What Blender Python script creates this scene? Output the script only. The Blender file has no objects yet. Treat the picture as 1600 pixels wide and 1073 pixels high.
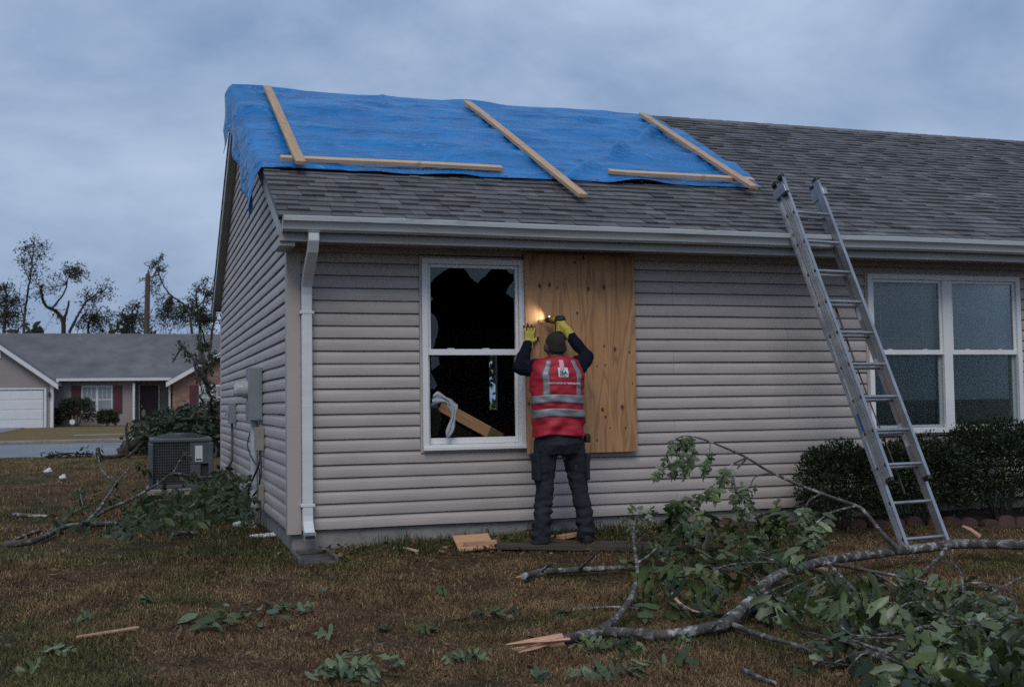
import bpy, math, random
import numpy as np
from mathutils import Vector, Matrix, noise as mnoise
random.seed(7); rng = np.random.default_rng(7)
SC = bpy.context.scene
COL = SC.collection
R = math.radians

# ------------------------------------------------------------------ camera
F, PIT, ROL, YAW = 1789.43, 0.0506911, -0.0141865, 0.3125023
CAM = np.array([-1.11026, -9.19030, 0.991776])
CX, CY = 800.0, 536.5
_s, _c = math.sin(YAW), math.cos(YAW)
_r = np.array([_c, -_s, 0.0]); _fh = np.array([_s, _c, 0.0]); _z = np.array([0, 0, 1.0])
_f = _fh * math.cos(PIT) + _z * math.sin(PIT); _u = -_fh * math.sin(PIT) + _z * math.cos(PIT)
_sr, _cr = math.sin(-ROL), math.cos(-ROL)
RIGHT = _cr * _r - _sr * _u; UP = _sr * _r + _cr * _u
cam = bpy.data.cameras.new('camera'); camo = bpy.data.objects.new('camera', cam); COL.objects.link(camo)
M = Matrix.Identity(4)
for i in range(3):
    M[i][0] = RIGHT[i]; M[i][1] = UP[i]; M[i][2] = -_f[i]; M[i][3] = CAM[i]
camo.matrix_world = M
cam.sensor_width = 36; cam.lens = 36 * F / 1600; cam.clip_end = 4000; cam.clip_start = 0.05
cam.dof.use_dof = True; cam.dof.focus_distance = 9.3; cam.dof.aperture_fstop = 4.5
SC.camera = camo

# ------------------------------------------------------------------ world, sun, exposure
SUN_EL, SUN_AZ = R(48), R(203)      # azimuth clockwise from +Y
w = bpy.data.worlds.new('World'); SC.world = w; w.use_nodes = True
nt = w.node_tree; N = nt.nodes; L = nt.links
bg = N['Background']; bg.inputs['Strength'].default_value = 0.1
sky = N.new('ShaderNodeTexSky'); sky.sky_type = 'NISHITA'; sky.sun_disc = False
sky.sun_elevation = R(12); sky.sun_rotation = SUN_AZ; sky.air_density = 1.5; sky.dust_density = 3.0
sky.sun_elevation = SUN_EL
tc = N.new('ShaderNodeTexCoord')
mp = N.new('ShaderNodeMapping'); mp.inputs['Rotation'].default_value = (0.3, 0.5, 0.4); mp.inputs['Scale'].default_value = (1.0, 1.15, 1.9)
L.new(tc.outputs['Generated'], mp.inputs['Vector'])
n1 = N.new('ShaderNodeTexNoise'); n1.inputs['Scale'].default_value = 3.2; n1.inputs['Detail'].default_value = 6; n1.inputs['Roughness'].default_value = .56; n1.inputs['Distortion'].default_value = .25
L.new(mp.outputs[0], n1.inputs['Vector'])
cr = N.new('ShaderNodeValToRGB'); e = cr.color_ramp.elements
e[0].position = .30; e[0].color = (1.6, 2.6, 4.55, 1); e[1].position = .72; e[1].color = (4.9, 6.0, 7.9, 1)
L.new(n1.outputs[0], cr.inputs[0])
mx = N.new('ShaderNodeMix'); mx.data_type = 'RGBA'; mx.inputs[0].default_value = .90
L.new(sky.outputs[0], mx.inputs[6]); L.new(cr.outputs[0], mx.inputs[7]); L.new(mx.outputs[2], bg.inputs['Color'])
sd = bpy.data.lights.new('sun', 'SUN'); sd.energy = 1.2; sd.angle = R(28); sd.color = (1.0, .93, .86)
so = bpy.data.objects.new('sun', sd); COL.objects.link(so)
dirv = Vector((math.sin(SUN_AZ) * math.cos(SUN_EL), math.cos(SUN_AZ) * math.cos(SUN_EL), math.sin(SUN_EL)))
so.rotation_euler = dirv.to_track_quat('Z', 'Y').to_euler()
vs = SC.view_settings; vs.view_transform = 'Standard'; vs.look = 'None'; vs.gamma = 1; vs.exposure = 0.03; vs.use_curve_mapping = False
SC.cycles.max_bounces = 6; SC.cycles.sample_clamp_indirect = 2.0; SC.cycles.use_denoising = False; SC.cycles.use_adaptive_sampling = False; SC.cycles.transparent_max_bounces = 12

# ------------------------------------------------------------------ pixel -> place
def ray(px, py):
    X, Y = px - CX, py - CY
    return X / F * RIGHT - Y / F * UP + _f
def P(px, py, y):                       # on the plane y = const (front wall = 0)
    d = ray(px, py); t = (y - CAM[1]) / d[1]; return CAM + t * d
def PX(px, py, x):                      # on the plane x = const (gable wall = 0)
    d = ray(px, py); t = (x - CAM[0]) / d[0]; return CAM + t * d
GY = [-40, -12, -3, -0.7, 0, 3.2, 9, 16, 60, 3000]; GZ = [-.36, -.32, -.275, -.20, -.165, -.20, 0, 0, .05, .05]
def gz(x, y):
    b = np.interp(y, GY, GZ)
    k = .012 * np.sin(1.7 * x + .6 * y) * np.sin(1.3 * y - .4 * x) + .007 * np.sin(4.1 * x - 2.0 * y) * np.sin(3.3 * y + 1.2)
    b = b + .048*np.clip((np.asarray(x)-.35)/.7, 0, 1)*np.exp(-(np.asarray(y)/1.15)**2)
    return b + k * np.clip(1 - (np.asarray(y) - 10) / 6, 0, 1)
def G(px, py, h=0.0):                   # point h above the ground seen at that pixel
    d = ray(px, py); lo, hi = 1.0, 400.0
    for _ in range(60):
        m = (lo + hi) / 2; q = CAM + m * d
        if q[2] - h > gz(q[0], q[1]): lo = m
        else: hi = m
    return CAM + lo * d

# ------------------------------------------------------------------ mesh helpers
class MB:
    def __init__(s): s.v = []; s.f = []
    def add(s, vs, fs):
        o = len(s.v); s.v.extend([tuple(map(float, q)) for q in vs]); s.f.extend([tuple(i + o for i in f) for f in fs]); return s
    def box(s, a, b):
        x0, y0, z0 = a; x1, y1, z1 = b
        return s.add([(x0,y0,z0),(x1,y0,z0),(x1,y1,z0),(x0,y1,z0),(x0,y0,z1),(x1,y0,z1),(x1,y1,z1),(x0,y1,z1)],
                     [(0,3,2,1),(4,5,6,7),(0,1,5,4),(1,2,6,5),(2,3,7,6),(3,0,4,7)])
    def obox(s, c, ax, ay, az):         # centre + half axes
        c, ax, ay, az = map(np.asarray, (c, ax, ay, az))
        vs = [c + i*ax + j*ay + k*az for k in (-1, 1) for i, j in ((-1,-1),(1,-1),(1,1),(-1,1))]
        return s.add(vs, [(0,3,2,1),(4,5,6,7),(0,1,5,4),(1,2,6,5),(2,3,7,6),(3,0,4,7)])
    def tube(s, pts, rad, n=8, cap=True):
        pts = [np.asarray(p, float) for p in pts]; m = len(pts)
        if not hasattr(rad, '__len__'): rad = [rad] * m
        t = [pts[min(i+1, m-1)] - pts[max(i-1, 0)] for i in range(m)]
        t = [q / (np.linalg.norm(q) + 1e-9) for q in t]
        ref = np.array([0, 0, 1.0]) if abs(t[0][2]) < .9 else np.array([1.0, 0, 0])
        a = np.cross(t[0], ref); a /= np.linalg.norm(a); vs = []
        for i in range(m):
            a = a - t[i] * np.dot(a, t[i]); a /= np.linalg.norm(a) + 1e-9; b = np.cross(t[i], a)
            for k in range(n):
                th = 2 * math.pi * k / n; vs.append(pts[i] + rad[i] * (math.cos(th) * a + math.sin(th) * b))
        fs = [(i*n+k, i*n+(k+1) % n, (i+1)*n+(k+1) % n, (i+1)*n+k) for i in range(m-1) for k in range(n)]
        if cap: fs += [tuple(range(n))[::-1], tuple(range((m-1)*n, m*n))]
        return s.add(vs, fs)
    def prism(s, poly, d):              # 3-D polygon extruded by vector d
        n = len(poly); d = np.asarray(d, float); poly = [np.asarray(p, float) for p in poly]
        return s.add(poly + [p + d for p in poly], [tuple(range(n))[::-1], tuple(range(n, 2*n))] + [(i, (i+1) % n, n+(i+1) % n, n+i) for i in range(n)])
    def build(s, name, mat, parent=None, smooth=None, bevel=0, seg=1):
        me = bpy.data.meshes.new(name)
        v = np.array(s.v, float); o = np.array([(v[:,0].min()+v[:,0].max())/2, (v[:,1].min()+v[:,1].max())/2, v[:,2].min()])
        me.from_pydata((v - o).tolist(), [], s.f)
        ob = mk(name, me, mat, parent, Matrix.Translation(o))
        if smooth is not None:
            me.shade_smooth(); me.set_sharp_from_angle(angle=R(smooth))
        if bevel:
            m = ob.modifiers.new('b', 'BEVEL'); m.width = bevel; m.segments = seg; m.limit_method = 'ANGLE'
        return ob
def mk(name, me, mat, parent=None, basis=None):
    ob = bpy.data.objects.new(name, me); COL.objects.link(ob)
    if basis is not None: ob.matrix_basis = basis
    if parent is not None:
        ob.parent = parent; ob.matrix_parent_inverse = parent.matrix_basis.inverted()
    if mat is not None and me is not None and not me.materials: me.materials.append(mat)
    return ob
def thing(name, label, cat, loc, group=None):
    o = bpy.data.objects.new(name, None); COL.objects.link(o); o.empty_display_size = .1
    o.matrix_basis = Matrix.Translation(Vector([float(q) for q in loc])); tag(o, label, cat, group); return o
def tag(o, label=None, cat=None, group=None, kind=None):
    if label: o['label'] = label
    if cat: o['category'] = cat
    if group: o['group'] = group
    if kind: o['kind'] = kind
    return o
def np_mesh(name, v, tri, mat, parent=None, smooth=False):   # big triangle meshes
    me = bpy.data.meshes.new(name); nv, nf = len(v), len(tri)
    me.vertices.add(nv); me.vertices.foreach_set('co', np.asarray(v, np.float32).ravel())
    k = tri.shape[1]
    me.loops.add(nf * k); me.loops.foreach_set('vertex_index', np.asarray(tri, np.int32).ravel())
    me.polygons.add(nf); me.polygons.foreach_set('loop_start', np.arange(0, nf * k, k, dtype=np.int32))
    me.polygons.foreach_set('loop_total', np.full(nf, k, np.int32))
    if smooth: me.polygons.foreach_set('use_smooth', np.ones(nf, bool))
    me.update(calc_edges=True); return mk(name, me, mat, parent)
def catmull(pts, n=6):
    pts = [np.asarray(p, float) for p in pts]; q = [2*pts[0]-pts[1]] + pts + [2*pts[-1]-pts[-2]]; out = []
    for i in range(1, len(q) - 2):
        for k in range(n):
            t = k / n; a, b, c, d = q[i-1:i+3]
            out.append(.5*((2*b)+(-a+c)*t+(2*a-5*b+4*c-d)*t*t+(-a+3*b-3*c+d)*t**3))
    return out + [pts[-1]]
def nz(p, sc=1.0, off=0.0): return mnoise.noise(Vector((float(p[0])*sc+off, float(p[1])*sc+off*.7, float(p[2])*sc-off)))

# ------------------------------------------------------------------ materials
def mat_base(name):
    m = bpy.data.materials.new(name); m.use_nodes = True
    return m, m.node_tree, m.node_tree.nodes['Principled BSDF']
def nd(t, typ, **kw):
    n = t.nodes.new(typ)
    for k, v in kw.items():
        if k in n.inputs: n.inputs[k].default_value = v
        else: setattr(n, k, v)
    return n
def coords(t, scale=(1,1,1), space='Object'):
    c = nd(t, 'ShaderNodeTexCoord'); m = nd(t, 'ShaderNodeMapping'); m.inputs['Scale'].default_value = scale
    if space == 'World':
        g = nd(t, 'ShaderNodeNewGeometry'); t.links.new(g.outputs['Position'], m.inputs[0])
    else: t.links.new(c.outputs[space], m.inputs[0])
    return m.outputs[0]
def mixc(t, fac, a, b, blend='MIX'):
    m = nd(t, 'ShaderNodeMix', data_type='RGBA', blend_type=blend)
    for i, q in ((0, fac), (6, a), (7, b)):
        if hasattr(q, 'is_output') or isinstance(q, bpy.types.NodeSocket): t.links.new(q, m.inputs[i])
        else: m.inputs[i].default_value = q if i == 0 else (*q, 1)
    return m.outputs[2]
def ramp(t, src, stops):
    r = nd(t, 'ShaderNodeValToRGB'); el = r.color_ramp.elements
    while len(el) < len(stops): el.new(.5)
    for q, (p, c) in zip(el, stops): q.position = p; q.color = (*c, 1) if len(c) == 3 else c
    t.links.new(src, r.inputs[0]); return r.outputs[0]
def noise_n(t, vec, scale, detail=4, rough=.55, dist=0):
    n = nd(t, 'ShaderNodeTexNoise', Scale=scale, Detail=detail, Roughness=rough, Distortion=dist); t.links.new(vec, n.inputs['Vector']); return n.outputs[0]
def bump(t, b, h, strength=.3, dist=.01):
    n = nd(t, 'ShaderNodeBump', Strength=strength, Distance=dist); t.links.new(h, n.inputs['Height']); t.links.new(n.outputs[0], b.inputs['Normal'])
def M_var(name, c0, c1, rough=.6, scale=4, stretch=(1,1,1), space='World', metal=0, bs=0, bscale=60, spec=.5, dirt=None, objvar=0):
    """colour drifting between c0 and c1 with noise, optional fine bump and grime"""
    m, t, b = mat_base(name); v = coords(t, stretch, space)
    n = noise_n(t, v, scale, 5, .6); col = ramp(t, n, [(.3, c0), (.7, c1)])
    if dirt:
        d = noise_n(t, v, dirt[0], 6, .7, .4); f = ramp(t, d, [(dirt[1], (0,0,0)), (dirt[1]+.18, (1,1,1))]); col = mixc(t, f, col, dirt[2])
    if objvar:
        oi = nd(t, 'ShaderNodeObjectInfo'); gi = nd(t, 'ShaderNodeNewGeometry'); ad = nd(t, 'ShaderNodeMath', operation='ADD'); t.links.new(oi.outputs['Random'], ad.inputs[0]); t.links.new(gi.outputs['Random Per Island'], ad.inputs[1])
        fr = nd(t, 'ShaderNodeMath', operation='FRACT'); t.links.new(ad.outputs[0], fr.inputs[0])
        hv = nd(t, 'ShaderNodeHueSaturation'); mr = nd(t, 'ShaderNodeMapRange'); mr.inputs[3].default_value = 1 - objvar; mr.inputs[4].default_value = 1 + objvar
        t.links.new(fr.outputs[0], mr.inputs[0]); t.links.new(mr.outputs[0], hv.inputs['Value']); t.links.new(col, hv.inputs['Color']); col = hv.outputs[0]
    t.links.new(col, b.inputs['Base Color']); b.inputs['Roughness'].default_value = rough; b.inputs['Metallic'].default_value = metal
    b.inputs['Specular IOR Level'].default_value = spec
    if bs: bump(t, b, noise_n(t, v, bscale, 4), bs, .006)
    return m
def M_leaf(name, c0, c1, under, rough=.5, trans=.25):
    m, t, b = mat_base(name); g = nd(t, 'ShaderNodeNewGeometry'); oi = nd(t, 'ShaderNodeObjectInfo')
    ad = nd(t, 'ShaderNodeMath', operation='ADD'); t.links.new(g.outputs['Random Per Island'], ad.inputs[0]); t.links.new(oi.outputs['Random'], ad.inputs[1])
    fr = nd(t, 'ShaderNodeMath', operation='FRACT'); t.links.new(ad.outputs[0], fr.inputs[0])
    col = ramp(t, fr.outputs[0], [(0, c0), (.8, c1), (1, tuple(q*1.3 for q in c1))]); col = mixc(t, g.outputs['Backfacing'], col, under)
    n = noise_n(t, coords(t, (1,1,1), 'World'), 40, 3); col = mixc(t, .35, col, ramp(t, n, [(.35, (.3,.3,.3)), (.65, (1,1,1))]), 'MULTIPLY')
    t.links.new(col, b.inputs['Base Color']); b.inputs['Roughness'].default_value = rough; b.inputs['Specular IOR Level'].default_value = .35
    tr = nd(t, 'ShaderNodeBsdfTranslucent'); t.links.new(col, tr.inputs[0]); ms = nd(t, 'ShaderNodeMixShader'); ms.inputs[0].default_value = trans
    t.links.new(b.outputs[0], ms.inputs[1]); t.links.new(tr.outputs[0], ms.inputs[2]); t.links.new(ms.outputs[0], t.nodes['Material Output'].inputs[0]); return m
def M_glass(name, tint=(.8,.88,.88), rough=.0, refl=1.0):
    m, t, b = mat_base(name); t.nodes.remove(b)
    tp = nd(t, 'ShaderNodeBsdfTransparent'); tp.inputs[0].default_value = (*tint, 1); gl = nd(t, 'ShaderNodeBsdfGlossy'); gl.inputs['Roughness'].default_value = rough
    fr = nd(t, 'ShaderNodeFresnel', IOR=1.5); mu = nd(t, 'ShaderNodeMath', operation='MULTIPLY'); mu.inputs[1].default_value = refl; t.links.new(fr.outputs[0], mu.inputs[0])
    ms = nd(t, 'ShaderNodeMixShader'); t.links.new(mu.outputs[0], ms.inputs[0]); t.links.new(tp.outputs[0], ms.inputs[1]); t.links.new(gl.outputs[0], ms.inputs[2])
    t.links.new(ms.outputs[0], t.nodes['Material Output'].inputs[0]); return m
def M_wood(name, c0, c1, rough=.7, axis=0, freq=60):
    m, t, b = mat_base(name); sc = [freq]*3; sc[axis] = freq*.04; v = coords(t, sc)
    n = noise_n(t, v, 1.0, 5, .6, 1.2); col = ramp(t, n, [(.3, c0), (.65, c1)])
    v2 = coords(t, (1,1,1)); s = noise_n(t, v2, 7, 4, .6); col = mixc(t, ramp(t, s, [(.62, (0,0,0)), (.78, (.75,.75,.75))]), col, tuple(q*.4 for q in c0))
    oi = nd(t, 'ShaderNodeObjectInfo'); hv = nd(t, 'ShaderNodeHueSaturation'); mr = nd(t, 'ShaderNodeMapRange'); mr.inputs[3].default_value = .85; mr.inputs[4].default_value = 1.12
    t.links.new(oi.outputs['Random'], mr.inputs[0]); t.links.new(mr.outputs[0], hv.inputs['Value']); t.links.new(col, hv.inputs['Color'])
    t.links.new(hv.outputs[0], b.inputs['Base Color']); b.inputs['Roughness'].default_value = rough; bump(t, b, n, .25, .003); return m
def M_ground(name, blades=False):
    m, t, b = mat_base(name); v = coords(t, (1,1,1), 'World')
    n = noise_n(t, v, .75, 4, .6, .3); n2 = noise_n(t, v, 3.3, 5, .65)
    brown = ramp(t, n2, [(.3, (.095,.054,.026)), (.5, (.190,.115,.053)), (.7, (.285,.188,.092))])
    green = ramp(t, n2, [(.3, (.040,.050,.015)), (.7, (.115,.122,.036))])
    f = ramp(t, n, [(.46, (0,0,0)), (.60, (.80,.80,.80))])
    # greener damp strip along the house wall: distance from the front wall / gable
    sp = nd(t, 'ShaderNodeSeparateXYZ'); t.links.new(v, sp.inputs[0])
    a = nd(t, 'ShaderNodeMapRange'); a.inputs[1].default_value = -1.0; a.inputs[2].default_value = -.25; t.links.new(sp.outputs[1], a.inputs[0])
    fy = nd(t, 'ShaderNodeMapRange'); fy.inputs[1].default_value = 2.0; fy.inputs[2].default_value = 5.0; fy.inputs[3].default_value = 1; fy.inputs[4].default_value = .25; t.links.new(sp.outputs[1], fy.inputs[0])
    fx = nd(t, 'ShaderNodeMapRange'); fx.inputs[1].default_value = -1.6; fx.inputs[2].default_value = -.4; fx.inputs[3].default_value = .2; t.links.new(sp.outputs[0], fx.inputs[0])
    mm = nd(t, 'ShaderNodeMath', operation='MULTIPLY'); t.links.new(a.outputs[0], mm.inputs[0]); t.links.new(fy.outputs[0], mm.inputs[1])
    mm2 = nd(t, 'ShaderNodeMath', operation='MULTIPLY'); t.links.new(mm.outputs[0], mm2.inputs[0]); t.links.new(fx.outputs[0], mm2.inputs[1])
    mm3 = nd(t, 'ShaderNodeMath', operation='MULTIPLY'); t.links.new(mm2.outputs[0], mm3.inputs[0]); t.links.new(ramp(t, noise_n(t, v, 2.2, 4), [(.3, (.1,)*3), (.6, (1,)*3)]), mm3.inputs[1])
    f2 = nd(t, 'ShaderNodeMath', operation='MAXIMUM'); t.links.new(f, f2.inputs[0]); t.links.new(mm3.outputs[0], f2.inputs[1])
    col = mixc(t, f2.outputs[0], brown, green)
    if blades:
        g = nd(t, 'ShaderNodeNewGeometry'); hv = nd(t, 'ShaderNodeHueSaturation'); mr = nd(t, 'ShaderNodeMapRange'); mr.inputs[3].default_value = .65; mr.inputs[4].default_value = 2.1
        pw = nd(t, 'ShaderNodeMath', operation='POWER'); pw.inputs[1].default_value = 2.2; t.links.new(g.outputs['Random Per Island'], pw.inputs[0]); t.links.new(pw.outputs[0], mr.inputs[0])
        t.links.new(mr.outputs[0], hv.inputs['Value']); t.links.new(col, hv.inputs['Color']); hv.inputs['Saturation'].default_value = .92; col = hv.outputs[0]
    else:
        soil = noise_n(t, v, 26, 5, .7); sf = nd(t, 'ShaderNodeMapRange'); sf.inputs[1].default_value = 6; sf.inputs[2].default_value = 14; t.links.new(sp.outputs[1], sf.inputs[0]); sm = nd(t, 'ShaderNodeMath', operation='MAXIMUM'); t.links.new(sf.outputs[0], sm.inputs[0]); t.links.new(ramp(t, soil, [(.45, (.25,)*3), (.62, (.9,)*3)]), sm.inputs[1]); col = mixc(t, sm.outputs[0], (.022,.015,.010), col)
        lw = nd(t, 'ShaderNodeMapRange'); lw.inputs[1].default_value = 24; lw.inputs[2].default_value = 28; lw.inputs[4].default_value = .55; t.links.new(sp.outputs[1], lw.inputs[0]); col = mixc(t, lw.outputs[0], col, (.20,.145,.055))
        bump(t, b, noise_n(t, v, 70, 5, .7), .9, .03)
    t.links.new(col, b.inputs['Base Color']); b.inputs['Roughness'].default_value = .85; b.inputs['Specular IOR Level'].default_value = .15; return m

VINYL = M_var('vinyl', (.365,.325,.300), (.455,.407,.380), .5, 1.6, (1,1,5), bs=.15, bscale=180, dirt=(2.6, .60, (.33,.295,.27)), objvar=.05)
TRIM = M_var('taupe trim', (.40,.345,.32), (.44,.38,.352), .5, 2)
WHITE = M_var('white vinyl', (.70,.71,.72), (.78,.79,.79), .4, 3, dirt=(5, .68, (.5,.5,.48)))
ALU_W = M_var('white aluminium', (.60,.63,.64), (.70,.72,.72), .35, 2, (1,1,6), dirt=(4, .62, (.40,.40,.38)))
GUTM = M_var('gutter paint', (.36,.385,.39), (.46,.48,.48), .35, 1.2, (1,1,8), dirt=(2.5, .55, (.25,.25,.24)))
FASCIA = M_var('grey fascia', (.27,.27,.262), (.35,.35,.34), .45, 2, (1,1,8), dirt=(3, .6, (.30,.29,.27)))
CONC = M_var('concrete', (.19,.18,.175), (.30,.285,.27), .85, 5, bs=.6, bscale=40, dirt=(2.5, .55, (.09,.08,.07)))
SHING = M_var('asphalt shingle', (.070,.067,.068), (.125,.120,.121), .60, 2.5, bs=.9, bscale=200, objvar=.34, dirt=(1.7, .58, (.25,.25,.258)))  # pale patches put wet sheen and weathered tabs into the colour
DECK = M_var('roof deck felt', (.03,.028,.028), (.045,.04,.04), .9)
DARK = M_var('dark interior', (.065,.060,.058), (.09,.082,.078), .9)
GLASS = M_glass('clear glass', (.82,.87,.87)); SHARD = M_glass('broken glass', (.60,.70,.70), .02, 1.2)
LUMB = M_wood('pine lumber', (.42,.27,.15), (.62,.43,.27)); LUMB_D = M_wood('weathered dark board', (.035,.028,.022), (.085,.066,.05))
SPLINT = M_wood('fresh split wood', (.38,.19,.11), (.60,.36,.23), .7, 0, 80)
ALU = M_var('ladder aluminium', (.30,.31,.33), (.46,.48,.50), .38, 6, (1,1,1), metal=.75, bs=.1, bscale=90, dirt=(9, .62, (.22,.22,.22)))
BLACKP = M_var('black plastic', (.012,.012,.013), (.022,.022,.024), .45, 20)
GALV = M_var('grey painted steel', (.17,.20,.22), (.22,.25,.27), .45, 5, dirt=(6, .64, (.10,.10,.10)))
CABLE = M_var('black cable', (.015,.015,.016), (.03,.03,.03), .5)
PVC = M_var('grey conduit', (.34,.37,.40), (.42,.45,.48), .5, 6, dirt=(7, .6, (.2,.2,.2)))
BARK = M_var('bark with lichen', (.028,.024,.022), (.11,.098,.09), .9, 12, bs=1.0, bscale=60, dirt=(13, .51, (.50,.51,.49)))
BARK_D = M_var('dark bark', (.022,.018,.015), (.055,.046,.038), .9, 10, bs=.6)
LEAF = M_leaf('oak leaf', (.010,.022,.007), (.080,.112,.032), (.15,.18,.10), .36, .12)
LEAF_P = M_leaf('pale leaf', (.060,.092,.040), (.160,.205,.100), (.26,.305,.205), .36, .12)
LEAF_S = M_leaf('boxwood leaf', (.010,.020,.008), (.034,.052,.019), (.04,.06,.03), .4)
LEAF_T = M_leaf('far leaf', (.014,.022,.011), (.040,.052,.024), (.055,.065,.035))
LEAF_L = M_leaf('laurel leaf', (.016,.032,.010), (.050,.078,.024), (.09,.12,.06))
SOIL = M_var('mulch soil', (.018,.012,.009), (.05,.034,.024), .95, 12, bs=1, bscale=40)

# ------------------------------------------------------------------ ground, street
xs = np.concatenate([[-1500,-400,-150,-60,-30], np.arange(-16, 16.01, .16), [25,50,120,400,1500]])
ys = np.concatenate([[-300,-60,-20], np.arange(-10, 12.01, .16), np.arange(13, 70, 1.5), [90,150,400,1000,2500]])
XX, YY = np.meshgrid(xs, ys); ZZ = gz(XX, YY)
nx, ny = len(xs), len(ys); ii = (np.arange(ny-1)[:,None]*nx + np.arange(nx-1)[None]).ravel()
ground = np_mesh('ground', np.stack([XX, YY, ZZ], -1).reshape(-1,3), np.stack([ii, ii+1, ii+nx+1, ii+nx], -1), M_ground('dry lawn'), smooth=True); tag(ground, kind='structure')
ROADM = M_var('wet concrete road', (.12,.125,.13), (.19,.195,.20), .42, .6, dirt=(.30, .50, (.07,.072,.075)), bs=.1)
rd = MB().add([(-70,16.6,.006),(60,15.2,.006),(60,24.2,.012),(-70,25.6,.012)], [(0,1,2,3)]).build('street', ROADM); tag(rd, kind='structure')
k0, k1 = P(0, 700, 26)[0], P(205, 700, 26)[0]
for nm, (xa, xb), in (('kerb', (k1-4.2, 40)), ('kerb', (-60, -12.5))):
    tag(MB().box((xa, 25.45, -.1), (xb, 25.65, .10)).build(nm, CONC, bevel=.02), kind='structure')
tag(MB().add([(-3.4,33.5,.028),(40,33.0,.028),(40,34.6,.03),(-3.4,35.0,.03)], [(0,1,2,3)]).build('sidewalk', CONC), kind='structure')
tag(MB().add([(-13.5,25.3,.016),(-5.2,25.3,.016),(-6.3,32,.030),(-6.6,51.9,.06),(-14.5,51.9,.06)], [(0,1,2,3,4)]).build('driveway', ROADM), kind='structure')

# ------------------------------------------------------------------ the house
HX1, HW = 11.5, 8.1                       # right end, depth
SL = (4.60 - 2.42) / (4.05 + .46); EY, EZ = -.46, 2.42; RY = 4.05; RZ = 4.60; BY = RY*2 - EY
CS = 1/math.hypot(1, SL); SN = SL*CS; VL = (RY-EY)/CS
XL = -.12
def RP(x, v, n=0.0): return np.array([x, EY + v*CS - n*SN, EZ + v*SN + n*CS])     # front roof slope
def on_roof(px, py, n=0.0):
    d = ray(px, py); nn = np.array([0, -SN, CS]); o = RP(0, 0, n); t = np.dot(o - CAM, nn)/np.dot(d, nn); q = CAM + t*d
    return q[0], (q[1]-EY + n*SN)/CS
def roof_z(y): return EZ + (y-EY)*SL if y <= RY else EZ + (BY-y)*SL
house = thing('house', 'taupe vinyl sided house with tarped roof and broken window', 'house', (5.5, 4, -.3))
K = .1016
W1 = (1.075, 1.962, .60, 2.185); W2 = (5.356, 7.106, .64, 2.145)
MB().box((.02,.02,-.7),(HX1-.02,HW-.02,-.004)).build('foundation', CONC, house, bevel=.01)
# sheathing
def wall_panel(name, boxes): 
    m = MB()
    for a, b in boxes: m.box(a, b)
    return m.build(name, GAPM if 'front' in name else VINYL, house)
T0, T1, ZT = .004, .12, 2.275
xb = [0.0, W1[0], W1[1], W2[0], W2[1], HX1]
GAPM = M_var('siding backing', (.16,.145,.135), (.20,.18,.17), .9)  # darkened so the gaps between courses carry deeper shade lines
fw = wall_panel('front_wall', [((0,T0,-.0),(W1[0],T1,ZT)), ((W1[1],T0,0),(W2[0],T1,ZT)), ((W2[1],T0,0),(HX1,T1,ZT)),
     ((W1[0],T0,0),(W1[1],T1,W1[2])), ((W1[0],T0,W1[3]),(W1[1],T1,ZT)), ((W2[0],T0,0),(W2[1],T1,W2[2])), ((W2[0],T0,W2[3]),(W2[1],T1,ZT))])
gw_poly = [(T0,.121,0),(T0,HW,0),(T0,HW,roof_z(HW)-.10),(T0,RY,RZ-.10),(T0,.121,roof_z(.121)-.10)]
gw = MB().prism(gw_poly, (.11,0,0)).build('gable_wall', GAPM, house)
bz = (4.6, 4.72, .80, 1.62)
p0, p1 = P(762, 640, HW), P(773, 553, HW)
bz = (p0[0], p1[0], p0[2], p1[2])  # narrow opening added in the back wall so sky shows as bright strip
wall_panel('back_wall', [((.12,HW-.12,0),(bz[0],HW-.01,2.3)), ((bz[1],HW-.12,0),(HX1,HW-.01,2.3)), ((bz[0],HW-.12,0),(bz[1],HW-.01,bz[2])), ((bz[0],HW-.12,bz[3]),(bz[1],HW-.01,2.3))])
MB().prism([(HX1,.13,0),(HX1,HW-.13,0),(HX1,HW-.13,roof_z(HW)-.12),(HX1,RY,RZ-.12),(HX1,.13,roof_z(.13)-.12)], (-.11,0,0)).build('end_wall', VINYL, house)
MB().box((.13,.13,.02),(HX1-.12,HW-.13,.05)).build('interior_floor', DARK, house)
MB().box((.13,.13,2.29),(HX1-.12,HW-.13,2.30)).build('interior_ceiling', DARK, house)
MB().box((bz[0]-.05,HW-.008,bz[2]-.05),(bz[1]+.05,HW-.006,bz[3]+.05)).build('added_slot_pane', GLASS, house)

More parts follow.
